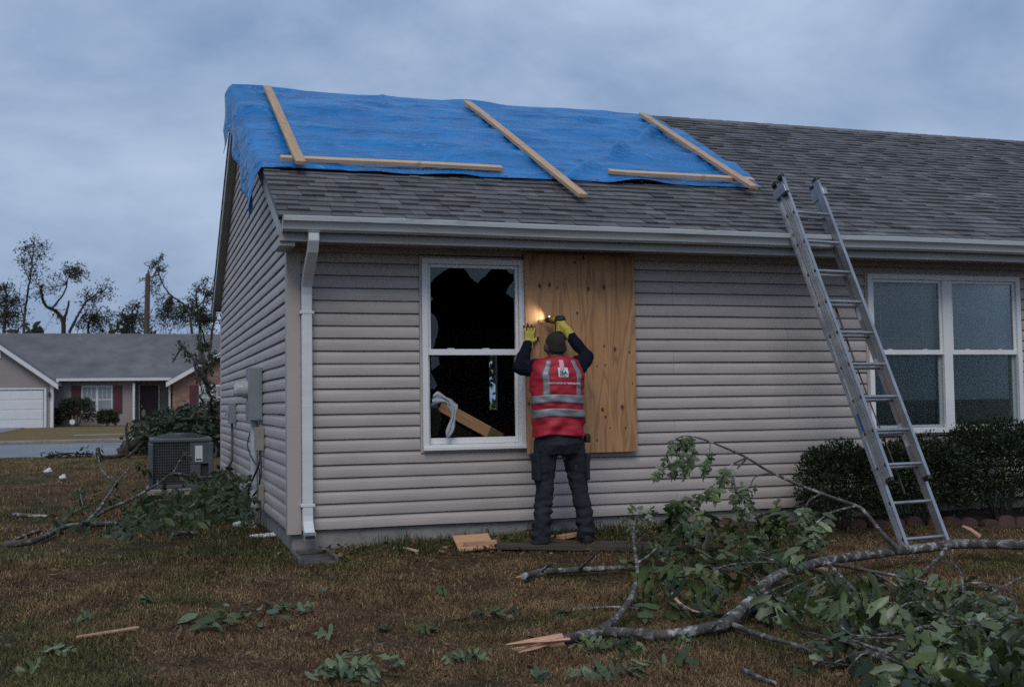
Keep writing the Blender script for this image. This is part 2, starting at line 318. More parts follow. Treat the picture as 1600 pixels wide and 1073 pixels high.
# siding planks
def plank(span, z, wall, axis, seed, zt=None):
    """one siding course: span = (a,b) along the wall, or a sloped end on the gable (a0,a1 at bottom; b0,b1 at top)"""
    prof = [(-.004,0.0),(.0165,.0005),(.0172,.004),(.0168,.061),(.0150,.0655),(.0042,.086),(.0022,.0925),(-.0035,.0935)]
    if zt: prof = [(d, h*zt/K) for d, h in prof]
    a0, b0, a1, b1 = span; n = max(2, int((b0-a0)/.35)+1); vs = []; fs = []; rs = random.Random(seed)
    k = len(prof); w0 = rs.uniform(0, 9)
    for i in range(n):
        t = i/(n-1)
        wob = .0045*mnoise.noise(Vector((a0+t*(b0-a0), z*7, w0))) if 0 < i < n-1 else 0
        wd = .0015*mnoise.noise(Vector((1.3*(a0+t*(b0-a0)), z*5, w0+4)))
        for d, h in prof:
            hh = h/(zt or K); A = a0+(a1-a0)*hh; B = b0+(b1-b0)*hh; s = A+t*(B-A); d2 = d+(wd if d > 0 else 0)
            vs.append((s, -d2, z+h+wob) if axis == 0 else (-d2, s, z+h+wob))
    for i in range(n-1):
        for j in range(k-1):
            q = (i*k+j, (i+1)*k+j, (i+1)*k+j+1, i*k+j+1); fs.append(q if axis == 0 else q[::-1])
    e0 = tuple(range(k)); e1 = tuple((n-1)*k+j for j in range(k))
    fs += [e0[::-1], e1] if axis == 0 else [e0, e1[::-1]]
    return MB().add(vs, fs).build('siding_plank', VINYL, wall, smooth=25)
sd_i = 0
CORN = .085
for k in range(23):
    z = k*K; zt = min(K, ZT - z)
    if zt < .02: continue
    cuts = [CORN, HX1]; spans = []
    segs = [(CORN, HX1)]
    for wx0, wx1, wz0, wz1 in (W1, W2):
        if z + .05 > wz0 - .02 and z + .05 < wz1 + .02:
            segs = [q for s in segs for q in ((s[0], min(s[1], wx0-.022)), (max(s[0], wx1+.022), s[1])) if q[1]-q[0] > .03] if True else segs
    out = []
    for a, b in segs:                      # factory panel joints about every 3.6 m, staggered
        j = 3.35 + ((k//2) % 3)*1.15
        while j < b:
            if a + .3 < j < b - .3: out.append((a, j-.001)); a = j + .001
            j += 3.66
        out.append((a, b))
    for a, b in out: plank((a, b, a, b), z, fw, 0, sd_i, None if zt == K else zt); sd_i += 1
for k in range(44):
    z = k*K
    def lim(zz):
        u = zz + .115
        lo = EY + (u - EZ)/SL; hi = BY - (u - EZ)/SL
        return max(CORN, lo), min(HW-.075, hi)
    a0, b0 = lim(z); a1, b1 = lim(z+K)
    if b0 - a0 < .12: break
    if a1 > b1: a1 = b1 = (a1+b1)/2
    plank((a0, b0, a1, b1), z, gw, 1, 100+k)
# corner posts
def lpost(x0, y0, sx, sy, w=.088):
    d = .024
    pl = [(x0-sx*d, y0-sy*d), (x0+sx*w, y0-sy*d), (x0+sx*w, y0+sy*.003), (x0+sx*.003, y0+sy*.003), (x0+sx*.003, y0+sy*w), (x0-sx*d, y0+sy*w)]
    MB().prism([(a, b, -.03) for a, b in pl], (0, 0, 2.30)).build('corner_post', TRIM, house, bevel=.003)
lpost(0, 0, 1, 1); lpost(0, HW, 1, -1)
# soffit, fascia, gutter, downspout
for i in range(int((HX1-XL)/.305)+1):
    xa = XL+.02+i*.305; xe = min(xa+.302, HX1)
    if xe - xa > .05: MB().box((xa,-.405,2.262),(xe,-.002,2.272)).build('soffit_panel', FASCIA, house, bevel=.003)
MB().box((XL,-.425,2.235),(HX1,-.4055,2.415)).build('fascia', FASCIA, house, bevel=.004)
MB().box((.088,-.03,2.215),(HX1,-.0175,2.2605)).build('frieze_trim', TRIM, house)
gp = [(-.4265,2.41),(-.4265,2.305),(-.485,2.300),(-.505,2.318),(-.508,2.338),(-.530,2.372),(-.540,2.378),(-.540,2.412),(-.532,2.418),(-.524,2.414),(-.524,2.384),(-.500,2.345),(-.497,2.322),(-.483,2.309),(-.436,2.311),(-.436,2.41)]
gx = np.linspace(XL+.02, HX1, 26); gv = []; gf = []; n_ = len(gp)
for i, x in enumerate(gx):
    s_ = .004*math.sin(x*1.9)*math.sin(x*.7+1) if i else 0
    gv += [(x, a, b+s_) for a, b in gp]
for i in range(len(gx)-1):
    for j in range(n_): gf.append((i*n_+j, i*n_+(j+1) % n_, (i+1)*n_+(j+1) % n_, (i+1)*n_+j))
gut = MB().add(gv, gf + [tuple(range(n_))]).build('gutter', GUTM, house, smooth=35)
MB().prism([(XL+.018, a, b) for a, b in gp[:9]], (-.003,0,0)).build('gutter_end_cap', GUTM, gut)
for x in (3.02, 6.07, 9.1): MB().prism([(x, a-.0015, b+.0015) for a, b in gp[2:8]] + [(x, a+.004, b+.002) for a, b in gp[7:1:-1]], (.012,0,0)).build('gutter_joint', GUTM, gut)
dsx = (P(471, 500, -.06)[0], P(487, 500, -.06)[0])
def dspipe(pts, name='downspout', hw=None, hd=.032):
    hw = hw or (dsx[1]-dsx[0])/2; vs = []; fs = []
    for c, tn in pts:
        tn = np.asarray(tn, float); tn /= np.linalg.norm(tn); nrm = np.cross(tn, (1,0,0))
        for i, j in ((-1,-1),(1,-1),(1,1),(-1,1)): vs.append(np.asarray(c)+np.array([i*hw,0,0])+nrm*j*hd)
    for i in range(len(pts)-1):
        for j in range(4): fs.append((i*4+j, i*4+(j+1) % 4, (i+1)*4+(j+1) % 4, (i+1)*4+j))
    return MB().add(vs, fs+[(0,1,2,3),tuple(4*(len(pts)-1)+j for j in (3,2,1,0))]).build(name, ALU_W, house, bevel=.006, seg=2)
dx = sum(dsx)/2
zb = P(480, 835, -.07)[2]
ds = dspipe([((dx,-.47,2.30),(0,0,-1)),((dx,-.47,2.24),(0,.15,-1)),((dx,-.42,2.17),(0,.75,-1)),((dx,-.14,2.00),(0,1,-.75)),((dx,-.075,1.93),(0,.3,-1)),((dx,-.062,1.86),(0,0,-1)),((dx,-.062,.12),(0,0,-1)),((dx,-.07,.07),(0,-.25,-1)),((dx,-.13,zb+.03),(0,-.9,-1)),((dx,-.19,zb),(0,-1,-.6))])
for z in (1.72, .20): MB().box((dx-.056,-.098,z-.012),(dx+.056,-.02,z+.012)).build('bracket', ALU_W, ds, bevel=.003)
MB().box((dx-.036,-.215,zb-.018),(dx+.036,-.192,zb+.006)).build('spout_mouth', BLACKP, ds)
# rake boards and roof
def slope_strip(x0, x1, n0, n1, v0, v1, back=False):
    pts = []
    for v, n in ((v0,n0),(v1,n0),(v1,n1),(v0,n1)):
        q = RP(x0, v, n); 
        if back: q[1] = 2*RY - q[1]
        pts.append(q)
    return MB().prism(pts, (x1-x0,0,0))
slope_strip(XL, XL+.03, -.17, -.022, 0.02, VL-.02).build('rake_board', FASCIA, house, bevel=.003)
slope_strip(XL, XL+.03, -.17, -.022, 0.02, VL-.02, True).build('rake_board', FASCIA, house, bevel=.003)
slope_strip(XL+.032, -.004, -.165, -.155, 0.3, VL-.1).build('rake_soffit', FASCIA, house)
slope_strip(XL+.032, -.004, -.165, -.155, 0.3, VL-.1, True).build('rake_soffit', FASCIA, house)
MB().box((XL,-.40,2.20),(.0,-.03,2.262)).build('cornice_return', FASCIA, house, bevel=.004)
roof = MB().prism([RP(XL-.01,0,-.02),RP(XL-.01,VL,-.02),RP(XL-.01,VL,-.002),RP(XL-.01,-.015,-.002)], (HX1+.15-XL,0,0)).build('roof', DECK, house)
b_ = [RP(XL-.01,v,n) for v, n in ((0,-.02),(VL-.02,-.02),(VL-.02,-.002),(0,-.002))]
for q in b_: q[1] = 2*RY - q[1]
MB().prism(b_, (HX1+.15-XL,0,0)).build('back_slope', SHING, house)
slope_strip(XL-.012, XL-.003, -.03, .006, 0, VL).build('drip_edge', BLACKP, house)
slope_strip(XL-.012, XL-.003, -.03, .006, 0, VL, True).build('drip_edge', BLACKP, house)
EXPO = .143; ncr = int(VL/EXPO)+1; tabs = []
rs = random.Random(3)
for r in range(ncr):
    x = XL - .012 - rs.uniform(0, .12)
    while x < HX1+.1:
        wd = rs.choice([.09,.11,.14,.17,.2,.24]); a, b = max(x, XL-.012), min(x+wd, HX1+.12); x += wd
        if b-a > .02: tabs.append((r, a, b, rs.choice([0,0,.006,.010]), rs.uniform(-.012,.012) if rs.random() < .06 else rs.uniform(-.002,.002)))
def tab_geo(r, a, b, lift, dv):
    v0 = r*EXPO - .01 + dv; v1 = min((r+1)*EXPO + .02, VL); h0 = .015 + lift
    return [RP(a+.0012,v0,.0005),RP(b-.0012,v0,.0005),RP(b-.0012,v1,.0005),RP(a+.0012,v1,.0005),RP(a+.0012,v0,h0),RP(b-.0012,v0,h0),RP(b-.0012,v1,.004),RP(a+.0012,v1,.004)]
BF = [(0,3,2,1),(4,5,6,7),(0,1,5,4),(1,2,6,5),(2,3,7,6),(3,0,4,7)]
def px_of(q):
    d = np.asarray(q)-CAM; fw_ = d@_f; return CX + F*(d@RIGHT)/fw_, CY - F*(d@UP)/fw_
tx0, tv0 = on_roof(430, 268); tx1, tv1 = on_roof(1190, 299); tx2, tv2 = on_roof(1022, 190)
vis = []
for i, tb in enumerate(tabs):
    c = RP((tb[1]+tb[2])/2, tb[0]*EXPO+.07); q = px_of(c); cov = (c[0] < tx1 and tb[0]*EXPO > tv0 + .03 and c[0] < tx1 + (tx2-tx1)*(tb[0]*EXPO-tv1)/(tv2-tv1))
    if 400 < q[0] < 1600 and not cov: vis.append((tb[0], -tb[2]+tb[1], i))
vis.sort(); own = {i for *_, i in vis[:300]}
rest = MB()
for i, tb in enumerate(tabs):
    if i in own: MB().add(tab_geo(*tb), BF).build('shingle', SHING, roof)
    else: rest.add(tab_geo(*tb), BF)
tag(rest.build('shingle_field', SHING, roof), kind='stuff')
x = tx2 + .1
while x < HX1+.1:
    lft = .012; dy = .15
    MB().add([(x,RY-dy,RZ-dy*SL+.012),(x+.26,RY-dy,RZ-dy*SL+.017),(x+.26,RY,RZ+.028),(x,RY,RZ+.022),(x+.26,RY+dy,RZ-dy*SL+.017),(x,RY+dy,RZ-dy*SL+.012),
              (x,RY-dy,RZ-dy*SL),(x+.26,RY-dy,RZ-dy*SL),(x+.26,RY+dy,RZ-dy*SL),(x,RY+dy,RZ-dy*SL)], [(0,1,2,3),(3,2,4,5),(6,7,1,0),(5,4,8,9),(0,3,5,9,6),(1,7,8,4,2)]).build('ridge_cap', SHING, roof); x += .245

# windows -------------------------------------------------------------
def bar(name, x0, x1, z0, z1, y0, y1, par, mat=None, bev=.004): return MB().box((x0,y0,z0),(x1,y1,z1)).build(name, mat or WHITE, par, bevel=bev, seg=2)
def frame4(name, x0, x1, z0, z1, w_, y0, y1, par, mat=None, wb=None):
    wb = wb or w_
    m = MB(); m.box((x0,y0,z0),(x0+w_,y1,z1)); m.box((x1-w_,y0,z0),(x1,y1,z1)); m.box((x0+w_,y0,z1-w_),(x1-w_,y1,z1)); m.box((x0+w_,y0,z0),(x1-w_,y1,z0+wb))
    return m.build(name, mat or WHITE, par, bevel=.004, seg=2)
x0, x1, z0, z1 = W1
frame4('window_surround', x0-.02, x1+.02, z0-.02, z1+.02, .02, -.026, .004, house, TRIM)
win = frame4('window', x0, x1, z0, z1, .048, -.046, .05, house)
zm = P(740, 550.5, 0)[2]
frame4('upper_sash', x0+.05, x1-.05, zm-.02, z1-.05, .026, -.022, .014, win)
frame4('lower_sash', x0+.05, x1-.05, z0+.05, zm+.024, .024, .0155, .045, win, wb=.05)
bar('meeting_rail', x0+.05, x1-.05, zm-.024, zm+.026, -.030, -.0225, win)
bar('sill', x0-.0, x1+.0, z0+.0005, z0+.03, -.062, -.0465, win)
for q in (.28, .62): bar('sash_lock', x0+q*(x1-x0)-.03, x0+q*(x1-x0)+.03, zm+.0265, zm+.034, -.02, .012, win)
def c4(cx, cy, y): return P(640+cx/3.155, 380+cy/3.155, y)
shards = [[(100,118),(205,118),(176,132),(150,150),(122,172),(110,190),(100,203)], [(258,118),(412,120),(392,140),(375,160),(352,176),(335,197),(318,186),(300,168),(282,140)],
 [(462,120),(542,122),(542,148),(520,152),(498,150),(480,134)], [(542,146),(542,366),(535,330),(530,298),(514,272),(500,266),(475,246),(488,214),(515,182)],
 [(102,338),(128,362),(138,390),(143,420),(136,452),(130,470),(122,500),(115,520),(102,520)], [(542,378),(542,520),(530,505),(525,490),(518,460),(520,430),(530,400)], [(102,258),(116,272),(102,292)],
 [(104,558),(142,558),(150,595),(128,612),(108,628)], [(106,640),(122,668),(136,700),(122,720),(106,716)], [(106,758),(140,800),(160,860),(150,910),(132,955),(106,955)],
 [(542,590),(515,660),(522,700),(530,728),(542,712)], [(542,778),(520,820),(500,850),(485,900),(488,930),(500,955),(542,955)], [(196,958),(230,888),(262,912),(300,925),(332,958)], [(380,958),(400,905),(436,912),(470,898),(500,925),(530,958)]]
for i, s in enumerate(shards):
    yy = -.006 if i < 7 else .03
    MB().prism([c4(a, b, yy) for a, b in s], (0,.0035,0)).build('glass_shard', SHARD, win)
# inside: fallen board and torn curtain
rw = random.Random(5)
A, B = c4(150, 800, .22), c4(450, 965, .16)
def board(name, A, B, wd, th, nrm, mat, parent=None, bevel=.003, label=None, cat=None, group=None):
    A, B, nrm = (Vector([float(q) for q in v]) for v in (A, B, nrm)); X = (B-A); ln = X.length; X.normalize(); Z = (nrm - X*nrm.dot(X)).normalized(); Y = Z.cross(X)
    me = bpy.data.meshes.new(name); n = 9; vs = []; fs = []
    ph = random.uniform(0, 9)
    for i in range(n):
        t = i/(n-1); off = .0035*math.sin(t*3+ph)*ln/2
        vs += [(t*ln-ln/2, y, z+off*(0 if i in (0,n-1) else 1)) for y, z in ((-wd/2,0),(wd/2,0),(wd/2,th),(-wd/2,th))]
    for i in range(n-1):
        for j in range(4): fs.append((i*4+j, i*4+(j+1) % 4, (i+1)*4+(j+1) % 4, (i+1)*4+j)[::-1])
    fs += [(0,1,2,3), tuple(4*(n-1)+j for j in (3,2,1,0))]
    me.from_pydata(vs, [], fs); C = (A+B)/2
    bm = Matrix.Identity(4)
    for i in range(3): bm[i][0], bm[i][1], bm[i][2], bm[i][3] = X[i], Y[i], Z[i], C[i]
    ob = mk(name, me, mat, parent, bm)
    if bevel: m = ob.modifiers.new('b', 'BEVEL'); m.width = bevel; m.segments = 2; m.limit_method = 'ANGLE'
    if label: tag(ob, label, cat, group)
    return ob
board('fallen_board', A, B, .10, .022, (-.1,-1,.15), M_wood('stained board', (.20,.10,.045), (.40,.22,.10)), label='brown board lying slanted inside the broken window', cat='board')
cl = MB(); path = [c4(*q, .0) for q in ((104,775),(130,762),(165,770),(192,790),(205,805),(208,840),(200,890),(190,930),(182,955))]; cp = catmull(path, 4); cv = []; cf = []
for i, q in enumerate(cp):
    t = i/(len(cp)-1); hw_ = (.040 if t < .40 else .034*(1-.55*(t-.40)))*(1+.35*math.sin(t*17)); wv = np.array([.15,0,1.0]) if t < .38 else np.array([1,0,.15])
    for j in range(7):
        u = (j/6-.5)*2; cv.append(q + wv*hw_*u/np.linalg.norm(wv) + np.array([0, -.052 + .010*math.sin(u*6+t*9), 0]))
for i in range(len(cp)-1):
    for j in range(6): cf.append((i*7+j, i*7+j+1, (i+1)*7+j+1, (i+1)*7+j))
clo = cl.add(cv, cf).build('torn_cloth', M_var('pale cloth', (.26,.30,.34), (.42,.47,.51), .9, 20), None, smooth=80); tag(clo, 'pale torn cloth strip hanging over the broken window sash', 'cloth'); clo.modifiers.new('s', 'SOLIDIFY').thickness = .003

x0, x1, z0, z1 = W2
frame4('window_surround', x0-.02, x1+.02, z0-.02, z1+.02, .02, -.026, .004, house, TRIM)
win2 = frame4('window', x0, x1, z0, z1, .05, -.046, .05, house)
xm = P(1478, 550, 0)[0]; zm2 = P(1430, 551, 0)[2]
bar('mullion', xm-.05, xm+.05, z0+.051, z1-.051, -.040, .04, win2)
BLIND = M_var('blind slat', (.68,.70,.69), (.76,.775,.765), .6)
SCREEN = M_glass('insect screen', (.82,.85,.85), .6, .15)
for xa, xe in ((x0+.05, xm-.05), (xm+.05, x1-.05)):
    frame4('upper_sash', xa, xe, zm2-.02, z1-.05, .028, -.022, .012, win2); frame4('lower_sash', xa, xe, z0+.05, zm2+.02, .028, .013, .045, win2)
    bar('meeting_rail', xa, xe, zm2-.02, zm2+.026, -.030, -.0225, win2)
    MB().box((xa+.027,-.008,zm2+.005),(xe-.027,-.004,z1-.077)).build('pane', GLASS, win2)
    MB().box((xa+.027,.026,z0+.077),(xe-.027,.030,zm2-.005)).build('pane', GLASS, win2)
    MB().box((xa+.002,-.012,z0+.052),(xe-.002,-.0105,zm2-.021)).build('screen', SCREEN, win2)
    for q in (.25, .75): bar('sash_lock', xa+q*(xe-xa)-.025, xa+q*(xe-xa)+.025, zm2+.0265, zm2+.034, -.02, .012, win2)
    bl = MB(); z = z0+.09
    while z < z1-.06:
        bl.obox(((xa+xe)/2, .085, z), ((xe-xa)/2-.02,0,0), (0,.012,-.0105), (0,.0004,.0005)); z += .0245
    tag(bl.build('blind', BLIND, win2), kind='stuff')
    for q in (.2, .8): bar('blind_cord', xa+q*(xe-xa)-.002, xa+q*(xe-xa)+.002, z0+.08, z1-.06, .068, .070, win2, BLIND, 0)

# ------------------------------------------------------------------ utilities on the gable wall (parts of the house)
def gbox(name, a, b, depth, mat, parent, d0=.018, bev=.004):
    q0, q1 = PX(*a, 0), PX(*b, 0)
    ya, yb_ = sorted((q0[1], q1[1])); za, zb_ = sorted((q0[2], q1[2]))
    return MB().box((-d0-depth, ya, za), (-d0, yb_, zb_)).build(name, mat, parent, bevel=bev, seg=2)
q = PX(408, 608, -.018); my, mz = q[1], q[2]
meter = MB().box((-.15, my-.13, mz-.30), (-.018, my+.13, mz+.21)).build('meter_box', GALV, house, bevel=.008, seg=2)
mt = MB(); mt.tube([(-.15,my,mz),(-.19,my,mz),(-.195,my,mz),(-.25,my,mz),(-.275,my,mz)], [.085,.085,.075,.072,.045], 18)
mt.build('meter_dial', M_var('meter glass', (.34,.36,.38), (.48,.50,.52), .2, 9), meter, smooth=40)
MB().box((-.157,my-.11,mz-.27),(-.1505,my+.11,mz-.12)).build('meter_cover', GALV, meter, bevel=.003)
gy = my
MB().tube([(-.085,gy,mz-.30),(-.085,gy,gz(-.08,gy)-.08)], .036, 14).build('conduit', PVC, house, smooth=40)
gb = MB().box((-.10,gy-.30,mz-.58),(-.018,gy-.17,mz-.36)).build('junction_box', M_var('tan box', (.22,.20,.18), (.28,.26,.24), .6), house, bevel=.006)
MB().box((-.07,gy-.28,mz-1.05),(-.018,gy-.20,mz-.90)).build('cable_clamp', M_var('tan box 2', (.24,.21,.18), (.3,.27,.24), .6), house, bevel=.006)
def cable(pts, r=.008, mat=CABLE, name='cable'): return MB().tube(catmull(pts, 6), r, 7).build(name, mat, house, smooth=60)
g0 = gz(-.1, gy)
cable([(-.05,gy-.14,mz-.29),(-.06,gy-.2,mz-.36)], .007)
cable([(-.05,gy-.22,mz-.58),(-.07,gy-.26,mz-.72),(-.11,gy-.10,mz-.86),(-.14,gy+.03,mz-1.0),(-.10,gy-.05,mz-1.2),(-.06,gy-.16,g0)], .010)
cable([(-.05,gy-.27,mz-.58),(-.05,gy-.30,mz-.8),(-.07,gy-.24,mz-.95),(-.05,gy-.27,mz-1.15),(-.06,gy-.25,g0)], .007)
cable([(-.12,gy+.05,mz-.42),(-.14,gy+.08,mz-.55),(-.10,gy-.10,mz-.68),(-.06,gy-.22,mz-.75),(-.06,gy-.22,mz-.95)], .006)
cable([(-.05,gy-.20,mz-1.05),(-.09,gy-.18,mz-1.25),(-.16,gy-.10,g0+.01)], .011, M_var('brown hose', (.14,.10,.07), (.2,.15,.11), .6))
q = PX(368, 645, -.018); sy, sz = q[1], q[2]
MB().box((-.10,sy-.09,sz-.13),(-.018,sy+.09,sz+.13)).build('disconnect_box', GALV, house, bevel=.008, seg=2)
MB().prism([(-.10,sy-.06,sz+.05),(-.10,sy+.06,sz+.05),(-.14,sy+.05,sz-.0),(-.14,sy-.05,sz-.0)], (0,0,-.05)).build('disconnect_handle', GALV, house)
cable([(-.06,sy,sz-.13),(-.06,sy-.02,sz-.45),(-.08,sy-.0,sz-.62),(-.20,sy+.2,sz-.78),(-.45,sy+.5,sz-.80)], .016, M_var('whip conduit', (.06,.06,.065), (.1,.1,.1), .5), 'whip_conduit')

# ------------------------------------------------------------------ tarp and its lumber
def M_tarp():
    m, t, b = mat_base('blue tarp'); v = coords(t, (1,1,1), 'World'); n = noise_n(t, v, 2.5, 5, .6)
    col = ramp(t, n, [(.3, (.002,.125,.36)), (.7, (.007,.205,.54))])
    f = noise_n(t, coords(t, (.35,5,5), 'World'), 2.2, 4, .65); col = mixc(t, ramp(t, f, [(.62, (0,)*3), (.8, (.35,)*3)]), col, (.025,.30,.62))
    t.links.new(col, b.inputs['Base Color']); b.inputs['Roughness'].default_value = .34; b.inputs['Specular IOR Level'].default_value = .5
    wv = coords(t, (1.0,2.6,2.6), 'World'); bump(t, b, noise_n(t, wv, 2.0, 4, .5, 1.6), 1.0, .09); return m
def mn(x, y, z=0.0): return mnoise.noise(Vector((x, y, z)))
cA, cB = on_roof(885, 286), on_roof(1032, 205)
fold1, fold2 = on_roof(596, 155)[0], on_roof(640, 215)[0]
NX, NV, NF, NB = 132, 104, 12, 12
def xr(v):
    t = (v-tv1)/(tv2-tv1); return tx1 + (tx2-tx1)*t + .10*math.sin(min(max(t,0),1)*math.pi)
def vlo(x):
    t = (x-tx0)/(tx1-tx0); return tv0 + (tv1-tv0)*t + .035*mn(x*1.7, 3.1) + .018*mn(x*5, 7.7)
def tn(x, v):
    h = .040 + .085*max(0, mn(x*.75, v*1.7, 1.0)) + .040*mn(x*1.3, v*3.4, 4.0) + .014*mn(x*2.6, v*8.0, 8.0)
    a = np.array(cB)-np.array(cA); L_ = np.linalg.norm(a); a /= L_; d = np.array([x, v])-np.array(cA); s = d@a; pr = d@np.array([-a[1], a[0]])
    if -.2 < s < L_+.1: h += (.085*math.exp(-(pr/.06)**2) - .025*math.exp(-((pr-.11)/.06)**2))*min(1, (s+.2)/.4)*(.6+.4*math.sin(s*5))
    for i in range(4):                     # tension folds fanning to the board ends
        c = (tx2-.25+.0*i, tv2-.55); an = math.atan2(v-c[1], x-c[0]); rr_ = math.hypot(v-c[1], x-c[0])
        h += .030*math.exp(-((an-(3.0+.18*i))/.06)**2)*min(1, rr_)*max(0, 1-rr_/2.2)
    fx_ = fold1+(fold2-fold1)*(VL-v)/1.3
    h += .012*math.exp(-((x-fx_)/.03)**2)
    return max(h, .029)
rows = []
for j in range(NV+NB+1):
    row = []
    t = j/NV
    for i in range(-NF, NX+1):
        u = max(i, 0)/NX
        if j <= NV:
            v = None
            x = XL-.025 + u*(xr(tv1+(tv2-tv1)*t)-XL+.025)
            vl = vlo(x); v = vl + (VL-vl)*t
            edge = math.exp(-(v-vl)/.10)*(.005+.07*max(0, mn(x*1.6, 9.1))); nn_ = tn(x, v); nn_ = .024+(nn_-.024)*(1-.85*math.exp(-(v-vl)/.15))
            q = RP(x, v, nn_+edge) if j < NV else np.array([x, RY, RZ+.03+.008*mn(x*3, .5)])
        else:
            x = XL-.025 + u*(tx2-XL+.3); v = VL - (j-NV)/NB*.55; q = RP(x, v, .02+.006*mn(x*3, v*3)); q[1] = 2*RY-q[1]
        if i < 0:
            s = -i/NF
            if j <= NV: ln_ = .43 + .04*mn(t*3, 2.2) + .04*math.sin(t*6+.5) - .10*math.exp(-((t-1)/.06)**2); vv = t*4.6
            else: ln_ = .30 + .14*math.sin((j-NV)/NB*2.2); vv = 4.6+(j-NV)/NB*.5
            dn = s*ln_
            q = q + np.array([-.018 - .05*min(1, s*3) - .035*s*math.sin(vv*4.5+2*s) - .02*mn(vv*2.5, s*2), .02*s*math.sin(vv*3), -dn - .01])
        row.append(q)
    rows.append(row)
nw = NX+NF+1; tv = np.array(rows).reshape(-1,3); tf = []
for j in range(NV+NB):
    for i in range(nw-1): tf.append((j*nw+i, j*nw+i+1, (j+1)*nw+i+1, (j+1)*nw+i))
tp = MB(); tp.v = [tuple(q) for q in tv]; tp.f = tf
STEEL_ = M_var('grommet metal', (.4,.4,.4), (.5,.5,.5), .4, metal=.8)
tarp = tp.build('roof_tarp', M_tarp(), None, smooth=180)
for i in range(11):
    gx_ = .25+i*.46; gv_ = vlo(gx_)+.05; c_ = RP(gx_, gv_, .040); MB().tube([c_+.012*(math.cos(a)*np.array([1,0,0])+math.sin(a)*np.array([0,CS,SN])) for a in np.linspace(0, 2*math.pi, 13)], .004, 5).build('grommet', STEEL_, tarp)
tag(tarp, 'wrinkled blue tarp draped over the roof ridge and gable edge', 'tarp')
tarp.modifiers.new('s', 'SOLIDIFY').thickness = .0025
NR = (0, -SN, CS)
def rb(a, b, label, lift=.05):
    lift += .012
    xa, va = on_roof(*a, lift); xe, ve = on_roof(*b, lift); board('lumber_strip', RP(xa, va, lift), RP(xe, ve, lift), .086, .036, NR, LUMB, label=label, cat='lumber', group='lumber strips holding the tarp down')
rb((417,139),(470,258), 'upright lumber strip on blue tarp beside the gable edge', .088)
rb((438,250),(784,266), 'long level lumber strip on blue tarp running under the gable-side upright', .048)
rb((729,162),(911,309), 'lumber strip crossing the middle of the blue tarp onto bare shingles', .055)
rb((951,271),(1176,284), 'short level lumber strip on blue tarp next to the ladder top', .048)
rb((1003,181),(1178,296), 'upright lumber strip along the tarp edge that faces the ladder', .088)

# ------------------------------------------------------------------ plywood sheet
def M_ply(knots):
    m, t, b = mat_base('plywood'); tcn = nd(t, 'ShaderNodeTexCoord'); sp = nd(t, 'ShaderNodeSeparateXYZ'); t.links.new(tcn.outputs['Object'], sp.inputs[0])
    def math_(op, a, b_=0.0, c_=None):
        n = nd(t, 'ShaderNodeMath', operation=op)
        for i, q in enumerate((a, b_) if c_ is None else (a, b_, c_)):
            if isinstance(q, (int, float)): n.inputs[i].default_value = q
            else: t.links.new(q, n.inputs[i])
        return n.outputs[0]
    X, Z = sp.outputs[0], sp.outputs[2]; dk = None; pull = None
    for kx, kz, kr in knots:
        ux = math_('SUBTRACT', X, kx); uz = math_('MULTIPLY', math_('SUBTRACT', Z, kz), .62)
        d2 = math_('ADD', math_('MULTIPLY', ux, ux), math_('MULTIPLY', uz, uz))
        e_ = math_('POWER', 2.718, math_('MULTIPLY', d2, -1/(kr*kr))); dk = e_ if dk is None else math_('MAXIMUM', dk, e_)
        uz2 = math_('MULTIPLY', uz, .35); d3 = math_('ADD', math_('MULTIPLY', ux, ux), math_('MULTIPLY', uz2, uz2))
        g = math_('MULTIPLY', ux, math_('POWER', 2.718, math_('MULTIPLY', d3, -1/(kr*kr*14)))); pull = g if pull is None else math_('ADD', pull, g)
    cb = nd(t, 'ShaderNodeCombineXYZ'); Xw = math_('SUBTRACT', X, math_('MULTIPLY', pull, .75)); t.links.new(Xw, cb.inputs[0]); t.links.new(math_('MULTIPLY', Z, .10), cb.inputs[2])
    big = noise_n(t, cb.outputs[0], 5.0, 3, .5, .6)
    rings = math_('SINE', math_('MULTIPLY', big, 55.0)); rg = math_('MULTIPLY_ADD', rings, .5, .5)
    fine = noise_n(t, cb.outputs[0], 90, 4, .65)
    col = ramp(t, big, [(.3, (.40,.205,.088)), (.5, (.51,.280,.132)), (.7, (.42,.222,.098))])
    col = mixc(t, math_('MULTIPLY', math_('POWER', rg, 3.0), .72), col, (.26,.125,.055)); col = mixc(t, ramp(t, fine, [(.42, (0,)*3), (.62, (.35,)*3)]), col, (.28,.15,.07))
    blot = noise_n(t, tcn.outputs['Object'], 2.4, 4, .6); col = mixc(t, ramp(t, blot, [(.5, (0,)*3), (.75, (.4,)*3)]), col, (.33,.20,.12))
    col = mixc(t, ramp(t, dk, [(.12, (0,)*3), (.40, (.55,)*3), (.75, (.95,)*3)]), col, (.035,.018,.010))
    t.links.new(col, b.inputs['Base Color']); b.inputs['Roughness'].default_value = .7; bump(t, b, fine, .12, .002); return m
pz = [P(819, 395, -.085), P(991, 401, -.085), P(996.5, 705, -.085), P(825, 710, -.085)]
pxa, pxb = (pz[0][0]+pz[3][0])/2, (pz[1][0]+pz[2][0])/2; pza, pzb = (pz[2][2]+pz[3][2])/2, (pz[0][2]+pz[1][2])/2
pc = np.array([(pxa+pxb)/2, -.074, (pza+pzb)/2])
kn = []
